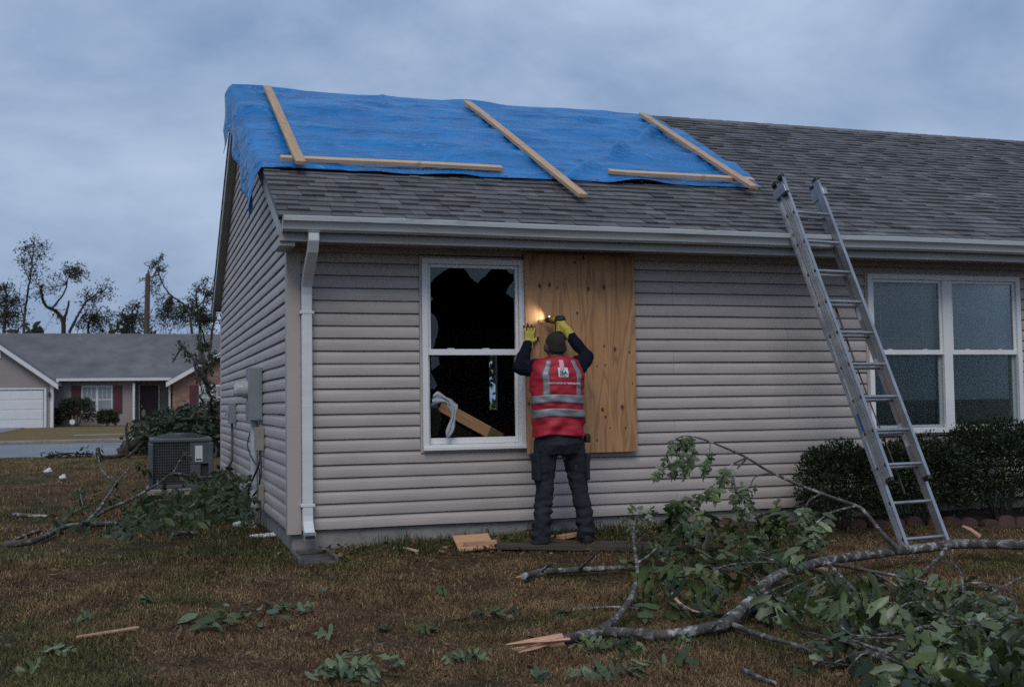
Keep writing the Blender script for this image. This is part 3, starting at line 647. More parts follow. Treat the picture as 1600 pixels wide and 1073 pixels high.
for cx, cy, r_ in [(815,95,.009),(857,72,.012),(642,210,.013),(690,205,.013),(728,218,.008),(958,217,.014),(882,226,.013),(828,345,.010),(960,507,.008),(1013,523,.013),(1085,538,.008),(952,820,.012),(1049,808,.014),(967,856,.009),(590,792,.010),(925,970,.008),(1065,910,.007),(990,910,.006),(608,70,.008),(965,600,.007),(925,605,.006),(1100,690,.006)]:
    q = c4(cx, cy, -.085); kn.append((q[0]-pc[0], q[2]-pc[2], r_))
me = bpy.data.meshes.new('plywood_sheet'); hx, hz = (pxb-pxa)/2, (pzb-pza)/2
mbx = MB().box((-hx,-.0075,-hz),(hx,.0075,hz)); me.from_pydata(mbx.v, [], mbx.f)
ply = mk('plywood_sheet', me, M_ply(kn), None, Matrix.Translation(Vector(pc))); tag(ply, 'knotty plywood sheet screwed to the wall beside the broken window', 'plywood'); ply.modifiers.new('b', 'BEVEL').width = .0015

# ------------------------------------------------------------------ ladder
lf = G(1420, 866); lt = P(1243, 372, -.575); LD = (lt-lf)/np.linalg.norm(lt-lf); LXv = np.array([math.cos(R(8)), math.sin(R(8)), 0]); LN = np.cross(LD, LXv); LN /= np.linalg.norm(LN)
if LN[1] > 0: LN = -LN
ladder = thing('extension_ladder', 'aluminium extension ladder leaning on the gutter', 'ladder', lf + np.array([.22,0,0]))
Ltot = np.linalg.norm(P(1213, 288, -.30)-lf)
tt = None
for L_ in np.arange(2.6, 4.2, .01):
    if px_of(lf+LD*L_)[1] < 291: Ltot = L_; break
for L_ in np.arange(.3, 2, .01):
    if px_of(lf+LD*L_+LN*.075)[1] < 748: Lfly = L_; break
LWid = .405
def rail(name, o, t0, t1, hw, hd, flip):
    # C-shaped channel: web + two flanges
    m = MB(); c = o + LD*(t0+t1)/2; h = LD*(t1-t0)/2
    m.obox(c, LXv*.0022, LN*hd, h); 
    for s in (-1, 1): m.obox(c + LXv*flip*hw*.5*2*.5 + LN*s*(hd-.002), LXv*hw*.5, LN*.0025, h)
    return m.build(name, ALU, ladder)
base_o = lf.copy()
for i, (dx_, fl) in enumerate(((0, -1), (LWid, 1))):
    rail('rail', base_o + LXv*dx_, -.02, Ltot, .030, .034, fl)
    rail('fly_rail', base_o + LXv*(dx_ - fl*-.0 + (.020 if i == 0 else -.020)) + LN*.072, Lfly, Ltot+.03, .028, .032, fl)
    MB().obox(base_o + LXv*(dx_ + (.020 if i == 0 else -.020)+fl*.013) + LN*.072 + LD*(Ltot+.04), LXv*.018, LN*.036, LD*.018).build('end_cap', BLACKP, ladder, bevel=.005)
    MB().obox(base_o + LXv*(dx_+fl*.013) + LD*(Ltot+.01), LXv*.018, LN*.037, LD*.018).build('end_cap', BLACKP, ladder, bevel=.005)
    MB().obox(base_o + LXv*(dx_ + (.020 if i == 0 else -.020)+fl*.013) + LN*.072 + LD*(Lfly-.01), LXv*.017, LN*.034, LD*.02).build('end_cap', BLACKP, ladder, bevel=.005)
    MB().obox(base_o + LXv*(dx_+fl*.012) + LN*.036 + LD*(Ltot-.10), LXv*.024, LN*.082, LD*.035).build('guide_bracket', ALU, ladder, bevel=.004)
    MB().obox(base_o + LXv*(dx_+fl*.01) + LD*(-.03), LXv*.02, LN*.05, LD*.012).build('foot_pad', BLACKP, ladder, bevel=.005)
STK = M_var('label white', (.62,.64,.66), (.70,.72,.74), .5, 40, dirt=(60, .52, (.2,.2,.22))); STB = M_var('label blue', (.03,.12,.34), (.05,.17,.42), .5)
t = .12; k = 0
while t < Ltot - .05:
    o = base_o + LD*t; MB().tube([o+LXv*-.002, o+LXv*(LWid+.002)], .0145, 12).build('rung', ALU, ladder, smooth=40)
    for s, fl in ((0, -1), (LWid, 1)): MB().tube([o+LXv*(s-.001), o+LXv*(s+fl*.004)], .017, 12).build('rung_end', BLACKP, ladder, smooth=40)
    if t > Lfly:
        o2 = o + LN*.072; MB().tube([o2+LXv*.019, o2+LXv*(LWid-.019)], .0145, 12).build('fly_rung', ALU, ladder, smooth=40)
        for s, fl in ((.020, -1), (LWid-.020, 1)): MB().tube([o2+LXv*s, o2+LXv*(s+fl*.006)], .016, 12).build('rung_end', BLACKP, ladder, smooth=40)
    t += .293; k += 1
def sticker(s, tm, ln, mt_, inner=False):
    o = base_o + LXv*(-.0032 if s == 0 else LWid-.0032) + LD*tm
    MB().obox(o, LXv*.0006, LN*.024, LD*ln).build('sticker', mt_, ladder)
for s, tm, ln, mt_ in ((0,1.72,.07,STK),(0,1.40,.10,STK),(0,1.10,.08,STB),(0,.82,.11,STK),(1,2.1,.06,STK),(1,1.62,.05,STK),(1,.98,.10,STK)): sticker(s, tm, ln, mt_)
rp = [base_o + LXv*.20 + LN*-.04 + LD*2.25, base_o + LXv*.21 + LN*-.05 + LD*1.6, base_o + LXv*.23 + LN*-.05 + LD*.9, base_o + LXv*.24 + LN*-.05 + LD*.5]
MB().tube(catmull(rp, 6), .005, 6).build('rope', CABLE, ladder)
MB().tube(catmull([q + LXv*.015 + LN*-.01*i for i, q in enumerate(rp)], 6), .005, 6).build('rope', CABLE, ladder)

# ------------------------------------------------------------------ air conditioner
ac0 = G(283, 772); acx, acy = ac0[0], ac0[1]+.36; agz = gz(acx, acy)
ac = thing('air_conditioner', 'grey outdoor air conditioner unit beside the gable wall', 'air conditioner', (acx, acy, agz))
sc_ = 1789.43/((np.array([acx, acy-.36, .3])-CAM)@_f)
aw = 90/sc_/2; ah = P(283, 684, acy-.36)[2]-agz; ad = .36
ACM = M_var('condenser steel', (.065,.075,.088), (.095,.105,.12), .45, 4, dirt=(6, .64, (.08,.08,.08))); ACD = M_var('condenser coil', (.018,.02,.022), (.03,.032,.036), .6)
MB().box((acx-aw-.05,acy-ad-.05,agz-.05),(acx+aw+.05,acy+ad+.05,agz+.06)).build('pad', CONC, ac, bevel=.01)
MB().box((acx-aw+.03,acy-ad+.03,agz+.06),(acx+aw-.03,acy+ad-.03,agz+ah-.06)).build('coil', ACD, ac)
for sx in (-1, 1):
    for sy_ in (-1, 1): MB().box((acx+sx*aw-.03,acy+sy_*ad-.03,agz+.061),(acx+sx*aw+.03,acy+sy_*ad+.03,agz+ah-.06)).build('corner_post', ACM, ac, bevel=.012, seg=2)
MB().box((acx-aw-.02,acy-ad-.02,agz+ah-.0595),(acx+aw+.02,acy+ad+.02,agz+ah)).build('top_cover', ACM, ac, bevel=.02, seg=3)
MB().box((acx-aw-.015,acy-ad-.015,agz+.0605),(acx+aw+.015,acy+ad+.015,agz+.11)).build('base_pan', ACM, ac, bevel=.01)
sp_ = MB(); pxs = acx+aw*.30
svc = MB().box((pxs,acy-ad-.012,agz+.36),(acx+aw-.005,acy-ad+.03,agz+ah-.061)).build('service_panel', ACM, ac, bevel=.006)
MB().box((pxs,acy-ad-.006,agz+.111),(pxs+.13,acy-ad+.03,agz+.358)).build('lower_panel', ACM, ac, bevel=.005)
MB().box((pxs+.06,acy-ad-.0145,agz+ah-.30),(pxs+.15,acy-ad-.0125,agz+ah-.10)).build('rating_label', M_var('label paper', (.52,.56,.60), (.6,.64,.68), .6), svc)
MB().box((pxs+.07,acy-ad-.0155,agz+ah-.285),(pxs+.14,acy-ad-.0146,agz+ah-.265)).build('label_print', BLACKP, svc)
for i in range(15):
    z = agz + .13 + i*(ah-.21)/14
    MB().box((acx-aw+.02,acy-ad-.004,z-.003),(pxs-.002,acy-ad+.006,z+.003)).build('louver', ACM, ac)
for i in range(16):
    x = acx-aw+.035+i*(pxs-acx+aw-.05)/15; MB().box((x-.0018,acy-ad-.0075,agz+.111),(x+.0018,acy-ad-.0045,agz+ah-.061)).build('grille_wire', ACM, ac)
fg = MB()
for i in range(6):
    r_ = .07+i*.05; fg.tube([(acx+r_*math.cos(a), acy+r_*math.sin(a), agz+ah+.055-.05*(r_/.34)**2) for a in np.linspace(0, 2*math.pi, 33)], .005, 5)
for i in range(8):
    a = i*math.pi/4; fg.tube([(acx+.06*math.cos(a),acy+.06*math.sin(a),agz+ah+.052),(acx+.33*math.cos(a),acy+.33*math.sin(a),agz+ah+.008)], .005, 5)
fg.build('fan_grille', ACM, ac)
MB().tube([(acx,acy,agz+ah+.001),(acx,acy,agz+ah+.05)], [.335,.09], 24).build('fan_dome', ACD, ac, smooth=50)

# ------------------------------------------------------------------ leaves, stems
def leaf_tpl(kind):
    if kind == 0:    # lobed oak / maple like
        half = [(.0,.0),(.13,.03),(.17,.20),(.31,.38),(.37,.28),(.33,.10),(.46,.09),(.60,.33),(.71,.28),(.65,.09),(.80,.08),(1.0,.0)]
    elif kind == 1:  # three-lobed, wide
        half = [(.0,.0),(.09,.05),(.10,.30),(.24,.50),(.33,.36),(.28,.13),(.46,.10),(.62,.30),(.74,.24),(.68,.10),(.84,.09),(1.0,.0)]
    elif kind == 2:  # plain oval
        half = [(.0,.0),(.15,.11),(.38,.20),(.62,.19),(.84,.10),(1.0,.0)]
    else:            # small pointed
        half = [(.0,.0),(.4,.22),(1.0,.0)]
    v = []; f = []; n = len(half)
    def zz(x, y): return .34*abs(y)-.30*y*y - (.38 if kind < 2 else .25)*x*x + (.07*math.sin(8*x+9*y) if kind < 2 else 0)
    for x, y in half: v.append((x, 0, zz(x, 0)))
    for x, y in half[1:-1]: v.append((x, y, zz(x, y)))
    for x, y in half[1:-1]: v.append((x, -y, zz(x, -y)))
    for sgn, off in ((1, n), (-1, n+n-2)):
        for i in range(n-1):
            a, b = i, i+1; c = off+i if i < n-2 else None; d = off+i-1 if i > 0 else None
            tri = []
            if d is None: tri = [(a, b, c)]
            elif c is None: tri = [(a, b, d)]
            else: tri = [(a, b, c), (a, c, d)]
            f += tri if sgn > 0 else [q[::-1] for q in tri]
    return np.array(v), np.array(f)
TPL = [leaf_tpl(i) for i in range(4)]
LME = {}
def leaf_mesh(kind, mat):
    if (kind, mat.name) not in LME:
        me = bpy.data.meshes.new('leaf'); me.from_pydata(TPL[kind][0].tolist(), [], TPL[kind][1].tolist()); me.materials.append(mat); me.shade_smooth(); LME[kind, mat.name] = me
    return LME[kind, mat.name]
def unit(v): v = np.asarray(v, float); return v/(np.linalg.norm(v)+1e-9)
def frame(p, d, n, s):
    d = unit(d); n = np.asarray(n, float); n = unit(n - d*(n@d)); y = np.cross(n, d); m = np.eye(4); m[:3,0] = d*s; m[:3,1] = y*s*(.78+.4*random.random()); m[:3,2] = n*s*(.1+.75*random.random()); m[:3,3] = p; return m
def join_leaves(name, mats4, kind, mat, parent, kindtag='stuff'):
    v, f = TPL[kind]; m = np.array(mats4); V = np.einsum('nij,kj->nki', m[:,:3,:3], v) + m[:,None,:3,3]
    Fc = f[None]+(np.arange(len(m))*len(v))[:,None,None]
    o = np_mesh(name, V.reshape(-1,3), Fc.reshape(-1,3), mat, parent)
    if parent is None or kindtag: tag(o, kind=kindtag)
    return o
def rv(): return rng.normal(size=3)
class Branch:
    """a fallen branch: stems, side twigs, leaves that hang from them"""
    def __init__(s, name, label, cat, loc, mat=BARK, group=None): s.root = thing(name, label, cat, loc, group); s.leaves = []; s.mat = mat
    def stem(s, pts, r0, r1, name='stem', n=9, wob=.02, sub=7):
        c = catmull(pts, sub); m = len(c); out = []
        for i, q in enumerate(c): out.append(q + wob*r0*8*np.array([nz(q, 3, 1), nz(q, 3, 5), nz(q, 3, 9)])*(0 if i in (0, m-1) else 1))
        rr = [(r0+(r1-r0)*i/(m-1))*(1+.14*nz(q, 9, 2)) for i, q in enumerate(out)]
        MB().tube(out, rr, n).build(name, s.mat, s.root, smooth=70); return out
    def spray(s, path, n, size, droop=.6, spread=.5, mat=None, kind=None, t0=.25, r=.03):
        path = [np.asarray(q) for q in path]
        for _ in range(n):
            t = t0+(1-t0)*rng.random()**.7; i = min(int(t*(len(path)-1)), len(path)-2); p = path[i]+(path[i+1]-path[i])*rng.random(); tg = unit(path[i+1]-path[i])
            d = unit(tg*.5 + spread*rv() + np.array([0,0,-droop])); nn = unit(np.array([0,0,.7])+.6*rv()+np.array([0,-.35,0]))
            p = p + r*rv()*.5
            if p[1] < 0 or p[0] < 0: p[2] = max(p[2], float(gz(p[0], p[1]))+.02)
            s.leaves.append((frame(p, d, nn, size*(.65+.6*rng.random())), mat or LEAF, kind if kind is not None else int(rng.random() < .45)))
    def heap(s, px_poly, n, hmax, size, mat=LEAF, kind=None, flat=.5):
        pp = np.array(px_poly, float); lo, hi = pp.min(0), pp.max(0); c = 0
        while c < n:
            q = lo+(hi-lo)*rng.random(2); ins = False; j = len(pp)-1
            for i in range(len(pp)):
                if (pp[i][1] > q[1]) != (pp[j][1] > q[1]) and q[0] < (pp[j][0]-pp[i][0])*(q[1]-pp[i][1])/(pp[j][1]-pp[i][1])+pp[i][0]: ins = not ins
                j = i
            if not ins: continue
            h = hmax*rng.random()**1.6*(.4+.6*(.5+.5*math.sin(q[0]*.03)*math.sin(q[1]*.05))); p = G(q[0], q[1], h)+.02*rv()
            d = unit(rv()*np.array([1,1,.5])+np.array([0,0,-.3])); nn = unit(np.array([0,-.35,1.0])+flat*1.1*rv()); p[2] = max(p[2], gz(p[0], p[1])+.015)
            s.leaves.append((frame(p, d, nn, size*(.6+.7*rng.random())), mat, kind if kind is not None else int(rng.random() < .45))); c += 1
    def finish(s, own=300):
        def key(l): return -np.linalg.norm(l[0][:3,0])/np.linalg.norm(l[0][:3,3]-CAM)
        ls = sorted(s.leaves, key=key)
        for m4, mat, kd in ls[:own]: mk('leaf', leaf_mesh(kd, mat), mat, s.root, Matrix(m4.tolist()))
        g = {}
        for m4, mat, kd in ls[own:]: g.setdefault((kd, mat.name), []).append(m4)
        for (kd, mn_), ms in g.items(): join_leaves('foliage', ms, kd, bpy.data.materials[mn_], s.root)

# big fallen limb in the front yard -----------------------------------
bl = Branch('fallen_limb', 'large lichened tree limb with green leaves fallen across the front lawn', 'branch', G(1137, 985))
main = bl.stem([G(868,1003,.03),G(905,994,.04),G(945,986,.05),G(990,988,.05),G(1040,991,.05),G(1101,981,.06),G(1137,971,.07),G(1174,935,.12),G(1210,902,.16),G(1279,878,.16),G(1343,868,.14),G(1424,858,.13),G(1505,849,.14),G(1600,851,.15),G(1700,858,.15)], .026, .036, 'stem', 12, .03)
sp0 = G(872,1003,.03); sd_ = unit(G(790,1016,.02)-sp0)
for i in range(11):
    o = sp0+np.array([0,.0,0])+.018*rv(); e_ = o+(sd_+.14*rv()*np.array([1,1,.35]))*(.10+.20*rng.random()); e_[2] = max(e_[2], gz(e_[0], e_[1])+.008)
    w_ = .009+.013*rng.random(); MB().tube([o-sd_*.03, (o+e_)/2+.006*rv(), e_], [w_, w_*.9, w_*.25], 4).build('splinter', SPLINT, bl.root)
MB().tube([sp0-sd_*.02, sp0-sd_*-.05, sp0+sd_*.09], [.033,.026,.012], 9).build('torn_wood', SPLINT, bl.root, smooth=50)
s1 = bl.stem([G(938,985,.06),G(965,962,.09),G(985,935,.14),G(996,905,.17),G(995,880,.19),G(990,845,.22),G(992,815,.26),G(1004,793,.28)], .021, .006, 'side_branch')
s2 = bl.stem([G(1137,971,.07),G(1160,955,.07),G(1190,947,.06),G(1222,944,.05)], .026, .016, 'side_branch')
s3 = bl.stem([G(1137,972,.06),G(1170,985,.05),G(1210,998,.05),G(1255,1011,.04),G(1285,1030,.03),G(1308,1046,.02)], .017, .006, 'side_branch')
arcb = G(1404, 858, .16); by = arcb[1]
s4 = bl.stem([arcb, P(1378,832,by+.05), P(1352,800,by+.1), P(1338,790,by+.12), P(1300,777,by+.15), P(1255,760,by+.2), P(1200,735,by+.25), P(1165,714,by+.28), P(1120,694,by+.3), P(1088,683,by+.32), P(1068,681,by+.33), P(1050,689,by+.3)], .017, .003, 'side_branch')
s5 = bl.stem([P(1166,715,by+.28), P(1145,725,by+.2), P(1130,742,by+.15), P(1105,765,by+.1), P(1075,782,by+.05), P(1055,790,by)], .008, .003, 'twig')
s6 = bl.stem([P(1165,718,by+.28), P(1150,735,by+.2), P(1148,758,by+.1), P(1165,782,by), P(1200,808,by-.05), P(1232,832,by-.1)], .007, .005, 'twig')
s7 = bl.stem([P(1338,790,by+.12), P(1300,800,by+.0), P(1278,815,by-.05), P(1262,838,by-.1)], .008, .004, 'twig')
s8 = bl.stem([P(1280,772,by+.15), P(1262,785,by+.05), P(1254,815,by-.0)], .007, .004, 'twig')
s9 = bl.stem([P(1205,738,by+.25), P(1180,745,by+.2), P(1172,762,by+.15), P(1168,775,by+.1)], .006, .003, 'twig')
s10 = bl.stem([G(1290,879,.15),G(1340,888,.16),G(1390,897,.15),G(1440,907,.12),G(1490,918,.10),G(1525,930,.08)], .014, .005, 'side_branch')
s11 = bl.stem([G(1296,882,.14),G(1318,905,.13),G(1345,930,.12),G(1375,950,.10),G(1405,972,.06)], .013, .006, 'side_branch')
s12 = bl.stem([G(1365,895,.14),G(1400,915,.13),G(1440,945,.10),G(1460,960,.08)], .009, .004, 'twig')
s13 = bl.stem([G(1478,856,.13),G(1465,872,.09),G(1440,895,.05),G(1425,910,.03)], .016, .010, 'side_branch')
s14 = bl.stem([G(1320,1000,.05),G(1360,1020,.05),G(1400,1040,.04),G(1435,1050,.03)], .014, .008, 'side_branch')
s15 = bl.stem([G(1330,1004,.08),G(1370,993,.10),G(1420,986,.12),G(1460,975,.12),G(1520,972,.1),G(1600,965,.1)], .010, .008, 'twig')
s16 = bl.stem([G(1110,980,.08),G(1150,950,.10),G(1200,925,.12),G(1245,905,.10)], .008, .005, 'twig')
s17 = bl.stem([G(995,880,.19),G(1020,862,.22),G(1045,835,.26),G(1070,812,.3)], .010, .003, 'twig')
s18 = bl.stem([G(1600,900,.12),G(1560,920,.1),G(1520,945,.1),G(1480,960,.1)], .010, .005, 'twig')
kn_ = G(1530,838,.18); MB().tube([kn_, kn_+np.array([-.06,.02,.05]), kn_+np.array([-.12,.03,.08])], [.02,.016,.010], 7).build('torn_wood', SPLINT, bl.root, smooth=60)
bl.stem([G(1048,925,.06),G(1065,945,.08),G(1082,955,.05),G(1100,957,.03)], .010, .008, 'twig')
bl.mat = SPLINT
bl.stem([G(1047,922,.10),G(1060,940,.09),G(1078,952,.06),G(1092,956,.05)], .011, .006, 'torn_strip', 6)
bl.mat = BARK
for pa in ([(1052,688,.30),(1040,712,.27),(1026,742,.22)], [(1084,684,.32),(1082,705,.28),(1074,730,.24)], [(1110,692,.30),(1108,708,.27),(1100,722,.25)], [(1066,682,.33),(1062,705,.30),(1052,728,.27)]):
    hs = bl.stem([P(a_, b_, by+c_) for a_, b_, c_ in pa], .004, .002, 'twig', 5); bl.spray(hs, 8, .125, 2.0, .28, LEAF_P, t0=.05, r=.02)
bl.spray(s4[-20:], 18, .12, 2.2, .3, LEAF_P, t0=.15, r=.02); bl.spray(s5, 30, .14, 1.9, .35, LEAF_P, t0=.25, r=.03); bl.spray(s5[-12:], 12, .15, 1.8, .35, LEAF, t0=.0, r=.04)
bl.spray(s6[:22], 14, .10, 1.1, .4, LEAF_P, r=.05); bl.spray(s6[20:], 24, .13, .8, .6, LEAF, r=.1); bl.spray(s1[-14:], 22, .10, .8, .6, LEAF_P, t0=.1, r=.07); bl.spray(s17, 22, .12, .8, .6, LEAF, t0=.3, r=.10)
bl.spray(s7, 16, .14, .9, .6, LEAF_P, t0=.5, r=.07); bl.spray(s8, 14, .14, 1.0, .5, LEAF_P, t0=.5, r=.05); bl.spray(s9, 5, .09, .9, .4, LEAF)
bl.heap([(1030,850),(1090,800),(1180,820),(1270,830),(1300,862),(1230,885),(1180,930),(1130,960),(1040,950),(1000,930),(1000,870)], 200, .36, .165, flat=.9)
bl.heap([(1060,790),(1170,800),(1260,840),(1240,880),(1100,890),(1050,850)], 60, .44, .16, LEAF_P, flat=.9)
bl.heap([(1190,960),(1290,895),(1400,905),(1510,925),(1600,955),(1680,1090),(1420,1090),(1330,1035),(1250,1000)], 270, .36, .17, flat=.9)
bl.heap([(1190,960),(1290,895),(1400,905),(1510,925),(1600,955),(1680,1090),(1420,1090),(1330,1035),(1250,1000)], 60, .36, .17, LEAF_P, flat=.9)
bl.heap([(1420,1050),(1600,985),(1680,1090),(1430,1090)], 60, .25, .18, LEAF, flat=.9); bl.heap([(1420,1050),(1600,985),(1680,1090),(1430,1090)], 26, .25, .17, LEAF_P)
bl.heap([(895,1000),(1040,1005),(1070,1035),(1000,1045),(930,1030)], 34, .07, .13); bl.heap([(895,1000),(1040,1005),(1070,1035),(1000,1045),(930,1030)], 9, .07, .13, LEAF_P)
for s_ in (s10, s11, s12, s15, s16, s18): bl.spray(s_, 18, .135, .5, .8, LEAF, r=.06); bl.spray(s_, 4, .13, .5, .8, LEAF_P, r=.06)
for i in range(46):                         # bare twigs poking through the heap
    a_ = (rng.uniform(1020,1260), rng.uniform(830,940)) if i % 3 == 0 else (rng.uniform(1240,1590), rng.uniform(915,1050))
    p_ = G(*a_, .05+.22*rng.random()); d_ = rng.normal(size=3)*np.array([1,.6,.25]); ln_ = .18+.3*rng.random(); d_ = unit(d_)
    e_ = p_+d_*ln_; e_[2] = max(e_[2], float(gz(e_[0], e_[1]))+.015); p_[2] = max(p_[2], float(gz(p_[0], p_[1]))+.015)
    bl.stem([p_, (p_+e_)/2+.03*rv(), e_], .0045+.003*rng.random(), .002, 'twig', 5, .02, 4)
bl.finish()

# laurel branch heap at the gable wall --------------------------------
br = Branch('fallen_branch', 'broken branch with dark glossy leaves heaped in front of the air conditioner', 'branch', G(220, 830))
a1 = br.stem([G(8,850,.02),G(30,848,.03),G(60,842,.04),G(105,822,.06),G(132,818,.08),G(150,800,.14),G(165,780,.22),G(178,760,.30),G(190,745,.36),G(205,728,.42)], .030, .006, 'stem', 10)
a2 = br.stem([G(132,818,.07),G(165,797,.14),G(205,780,.22),G(245,757,.32),G(270,740,.40),G(300,744,.36),G(325,750,.3)], .021, .006, 'side_branch')
a3 = br.stem([G(24,842,.02),G(40,836,.03),G(62,829,.03)], .010, .022, 'stem')
a4 = br.stem([G(132,820,.06),G(165,818,.06),G(207,818,.05)], .030, .022, 'side_branch')
a5 = br.stem([G(225,818,.08),G(262,810,.10),G(292,795,.18),G(320,780,.26),G(350,772,.26),G(370,765,.2)], .020, .007, 'side_branch')
a6 = br.stem([G(172,748,.36),G(160,735,.42),G(154,715,.5),G(152,700,.55)], .014, .006, 'twig')
a7 = br.stem([G(205,728,.42),G(215,722,.42),G(232,735,.3)], .008, .004, 'twig')
a8 = br.stem([G(130,790,.2),G(126,775,.25),G(124,760,.32)], .008, .004, 'twig')
a9 = br.stem([G(270,740,.4),G(283,716,.55),G(295,705,.6)], .008, .003, 'twig')
br.heap([(190,800),(240,770),(300,760),(345,735),(392,750),(398,815),(330,812),(260,825),(170,838)], 1500, .62, .085, LEAF_L, 2, .8)
br.heap([(70,815),(140,770),(200,760),(250,790),(180,838),(110,840)], 200, .30, .085, LEAF_L, 2, .8)
br.heap([(300,770),(345,730),(395,740),(398,800),(330,800)], 620, .85, .08, LEAF_L, 2, .8)
for s_, n_ in ((a2,40),(a5,40),(a7,14),(a1,14),(a6,12),(a9,12),(a8,12)): br.spray(s_, n_, .10, .8, .6, LEAF_L, 2, t0=.3, r=.05)
br.spray(a5, 14, .10, .8, .6, LEAF_P, 2, r=.12)
br.finish()

# ------------------------------------------------------------------ person
def capsule(p0, r0, p1, r1, n=14):
    p0, p1 = np.asarray(p0, float), np.asarray(p1, float); d = unit(p1-p0); pts = []; rad = []
    for a in (80, 55, 28, 0): pts.append(p0 - d*r0*math.sin(R(a))); rad.append(max(r0*math.cos(R(a)), .001))
    for a in (0, 28, 55, 80): pts.append(p1 + d*r1*math.sin(R(a))); rad.append(max(r1*math.cos(R(a)), .001))
    return pts, rad
def loft(rings, n=28):                     # rings of (cx, cy, z, rx, ry)
    vs = []; fs = []
    for cx, cy, z, rx, ry in rings:
        for k in range(n):
            a = 2*math.pi*k/n; c, s = math.cos(a), math.sin(a); e_ = .85
            vs.append((cx+rx*math.copysign(abs(c)**e_, c), cy+ry*math.copysign(abs(s)**e_, s), z))
    m = len(rings)
    for i in range(m-1):
        for k in range(n): fs.append((i*n+k, i*n+(k+1) % n, (i+1)*n+(k+1) % n, (i+1)*n+k))
    return vs, fs+[tuple(range(n))[::-1], tuple(range((m-1)*n, m*n))]
def blob(name, prims, voxel, mat, parent, sm=4, wrinkle=None):
    m = MB()
    for p in prims:
        if p[0] == 'c': pts, rad = capsule(*p[1:]); m.tube(pts, rad, 14)
        elif p[0] == 'l': m.add(*loft(p[1]))
        elif p[0] == 'e':
            c, rr = p[1], p[2]; rg = [(c[0], c[1], c[2]+rr[2]*math.sin(a), rr[0]*math.cos(a), rr[1]*math.cos(a)) for a in np.linspace(-1.5, 1.5, 13)]
            vs, fs = [], []; n = 20
            for cx, cy, z, rx, ry in rg: vs += [(cx+rx*math.cos(2*math.pi*k/n), cy+ry*math.sin(2*math.pi*k/n), z) for k in range(n)]
            for i in range(12):
                for k in range(n): fs.append((i*n+k, i*n+(k+1) % n, (i+1)*n+(k+1) % n, (i+1)*n+k))
            m.add(vs, fs+[tuple(range(n))[::-1], tuple(range(12*n, 13*n))])
        elif p[0] == 'b': m.obox(*p[1:])
    ob = m.build(name, mat, parent)
    a = ob.modifiers.new('r', 'REMESH'); a.mode = 'VOXEL'; a.voxel_size = voxel; a.use_smooth_shade = True
    b = ob.modifiers.new('s', 'SMOOTH'); b.iterations = sm; b.factor = .5
    dg = bpy.context.evaluated_depsgraph_get(); me = bpy.data.meshes.new_from_object(ob.evaluated_get(dg)); ob.modifiers.clear(); old = ob.data; ob.data = me; bpy.data.meshes.remove(old)
    if wrinkle:
        o = np.array(ob.matrix_basis.translation); nv = [v.normal.copy() for v in me.vertices]
        for v, nn in zip(me.vertices, nv): v.co = v.co + nn*wrinkle(np.array(v.co)+o)
    me.shade_smooth(); 
    if not me.materials: me.materials.append(mat)
    return ob
YB = -.66
def B(px, py, y=YB): return P(px, py, y)
SKIN = M_var('dark skin', (.078,.043,.029), (.11,.062,.043), .55, 20); HAIR = M_var('black hair', (.012,.010,.009), (.026,.020,.017), .9, 200, bs=.8, bscale=300)
NAVY = M_var('navy sweater', (.005,.007,.014), (.010,.013,.024), .95, 30, bs=.5, bscale=200, spec=.12); PANT = M_var('charcoal trousers', (.017,.020,.027), (.034,.038,.047), .9, 10, bs=.4, bscale=250, spec=.15, dirt=(9, .62, (.05,.048,.046)))
RED = M_var('red vest', (.30,.003,.015), (.39,.006,.023), .6, 8, bs=.2, bscale=150); REFL = M_var('reflective band', (.20,.21,.22), (.26,.27,.28), .4, 60, metal=.25, bs=.2, bscale=300)
BOOT = M_var('black boots', (.010,.010,.010), (.022,.020,.018), .6, 20)
def M_glove():
    m, t, b = mat_base('work glove'); at = nd(t, 'ShaderNodeAttribute', attribute_name='dip'); n = noise_n(t, coords(t, (1,1,1), 'World'), 60, 4)
    col = mixc(t, at.outputs['Fac'], ramp(t, n, [(.3, (.40,.34,.045)), (.7, (.56,.50,.09))]), (.018,.018,.018)); t.links.new(col, b.inputs['Base Color']); b.inputs['Roughness'].default_value = .8; bump(t, b, noise_n(t, coords(t, (1,1,1), 'World'), 300, 3), .4, .003); return m
GLOVE = M_glove()
fl_, fr_ = G(845, 850), G(915, 849)
person = thing('person', 'person in red reflective vest and yellow gloves drilling into the plywood', 'person', ((fl_[0]+fr_[0])/2, YB, gz(fl_[0], YB)))
hc = B(867.5, 541, YB+.05); shL, shR = B(843, 574, YB+.02), B(904, 574, YB+.02); elL, elR = B(812, 574, YB+.25), B(917, 557, YB+.25)
wrL, wrR = P(824.5, 540, -.165), P(888, 521, -.29)
hipz = B(873, 682)[2]; cx_ = B(873, 682)[0]; hpL, hpR = B(855, 690), B(892, 690); knL, knR = B(851, 762, YB+.03), B(905, 762, YB+.03)
flx, frx = B(844, 835)[0], B(916, 835)[0]; anL = np.array([flx, YB+.0, gz(flx, YB)+.09]); anR = np.array([frx, YB+.0, gz(frx, YB)+.09])
nk = B(869, 568, YB+.01); wz = B(873, 672)[2]
zS = B(873, 559)[2]; zH = B(873, 678)[2]
tor = [(cx_, YB, zH-.04, .185, .115), (cx_, YB, zH+.08, .185, .115), (cx_-.002, YB+.005, zH+.28, .195, .12), (cx_-.002, YB+.01, zH+.42, .20, .118), (cx_-.002, YB+.015, zS-.10, .19, .10), (cx_-.002, YB+.015, zS-.03, .14, .075), (cx_-.002, YB+.02, zS+.01, .065, .055)]
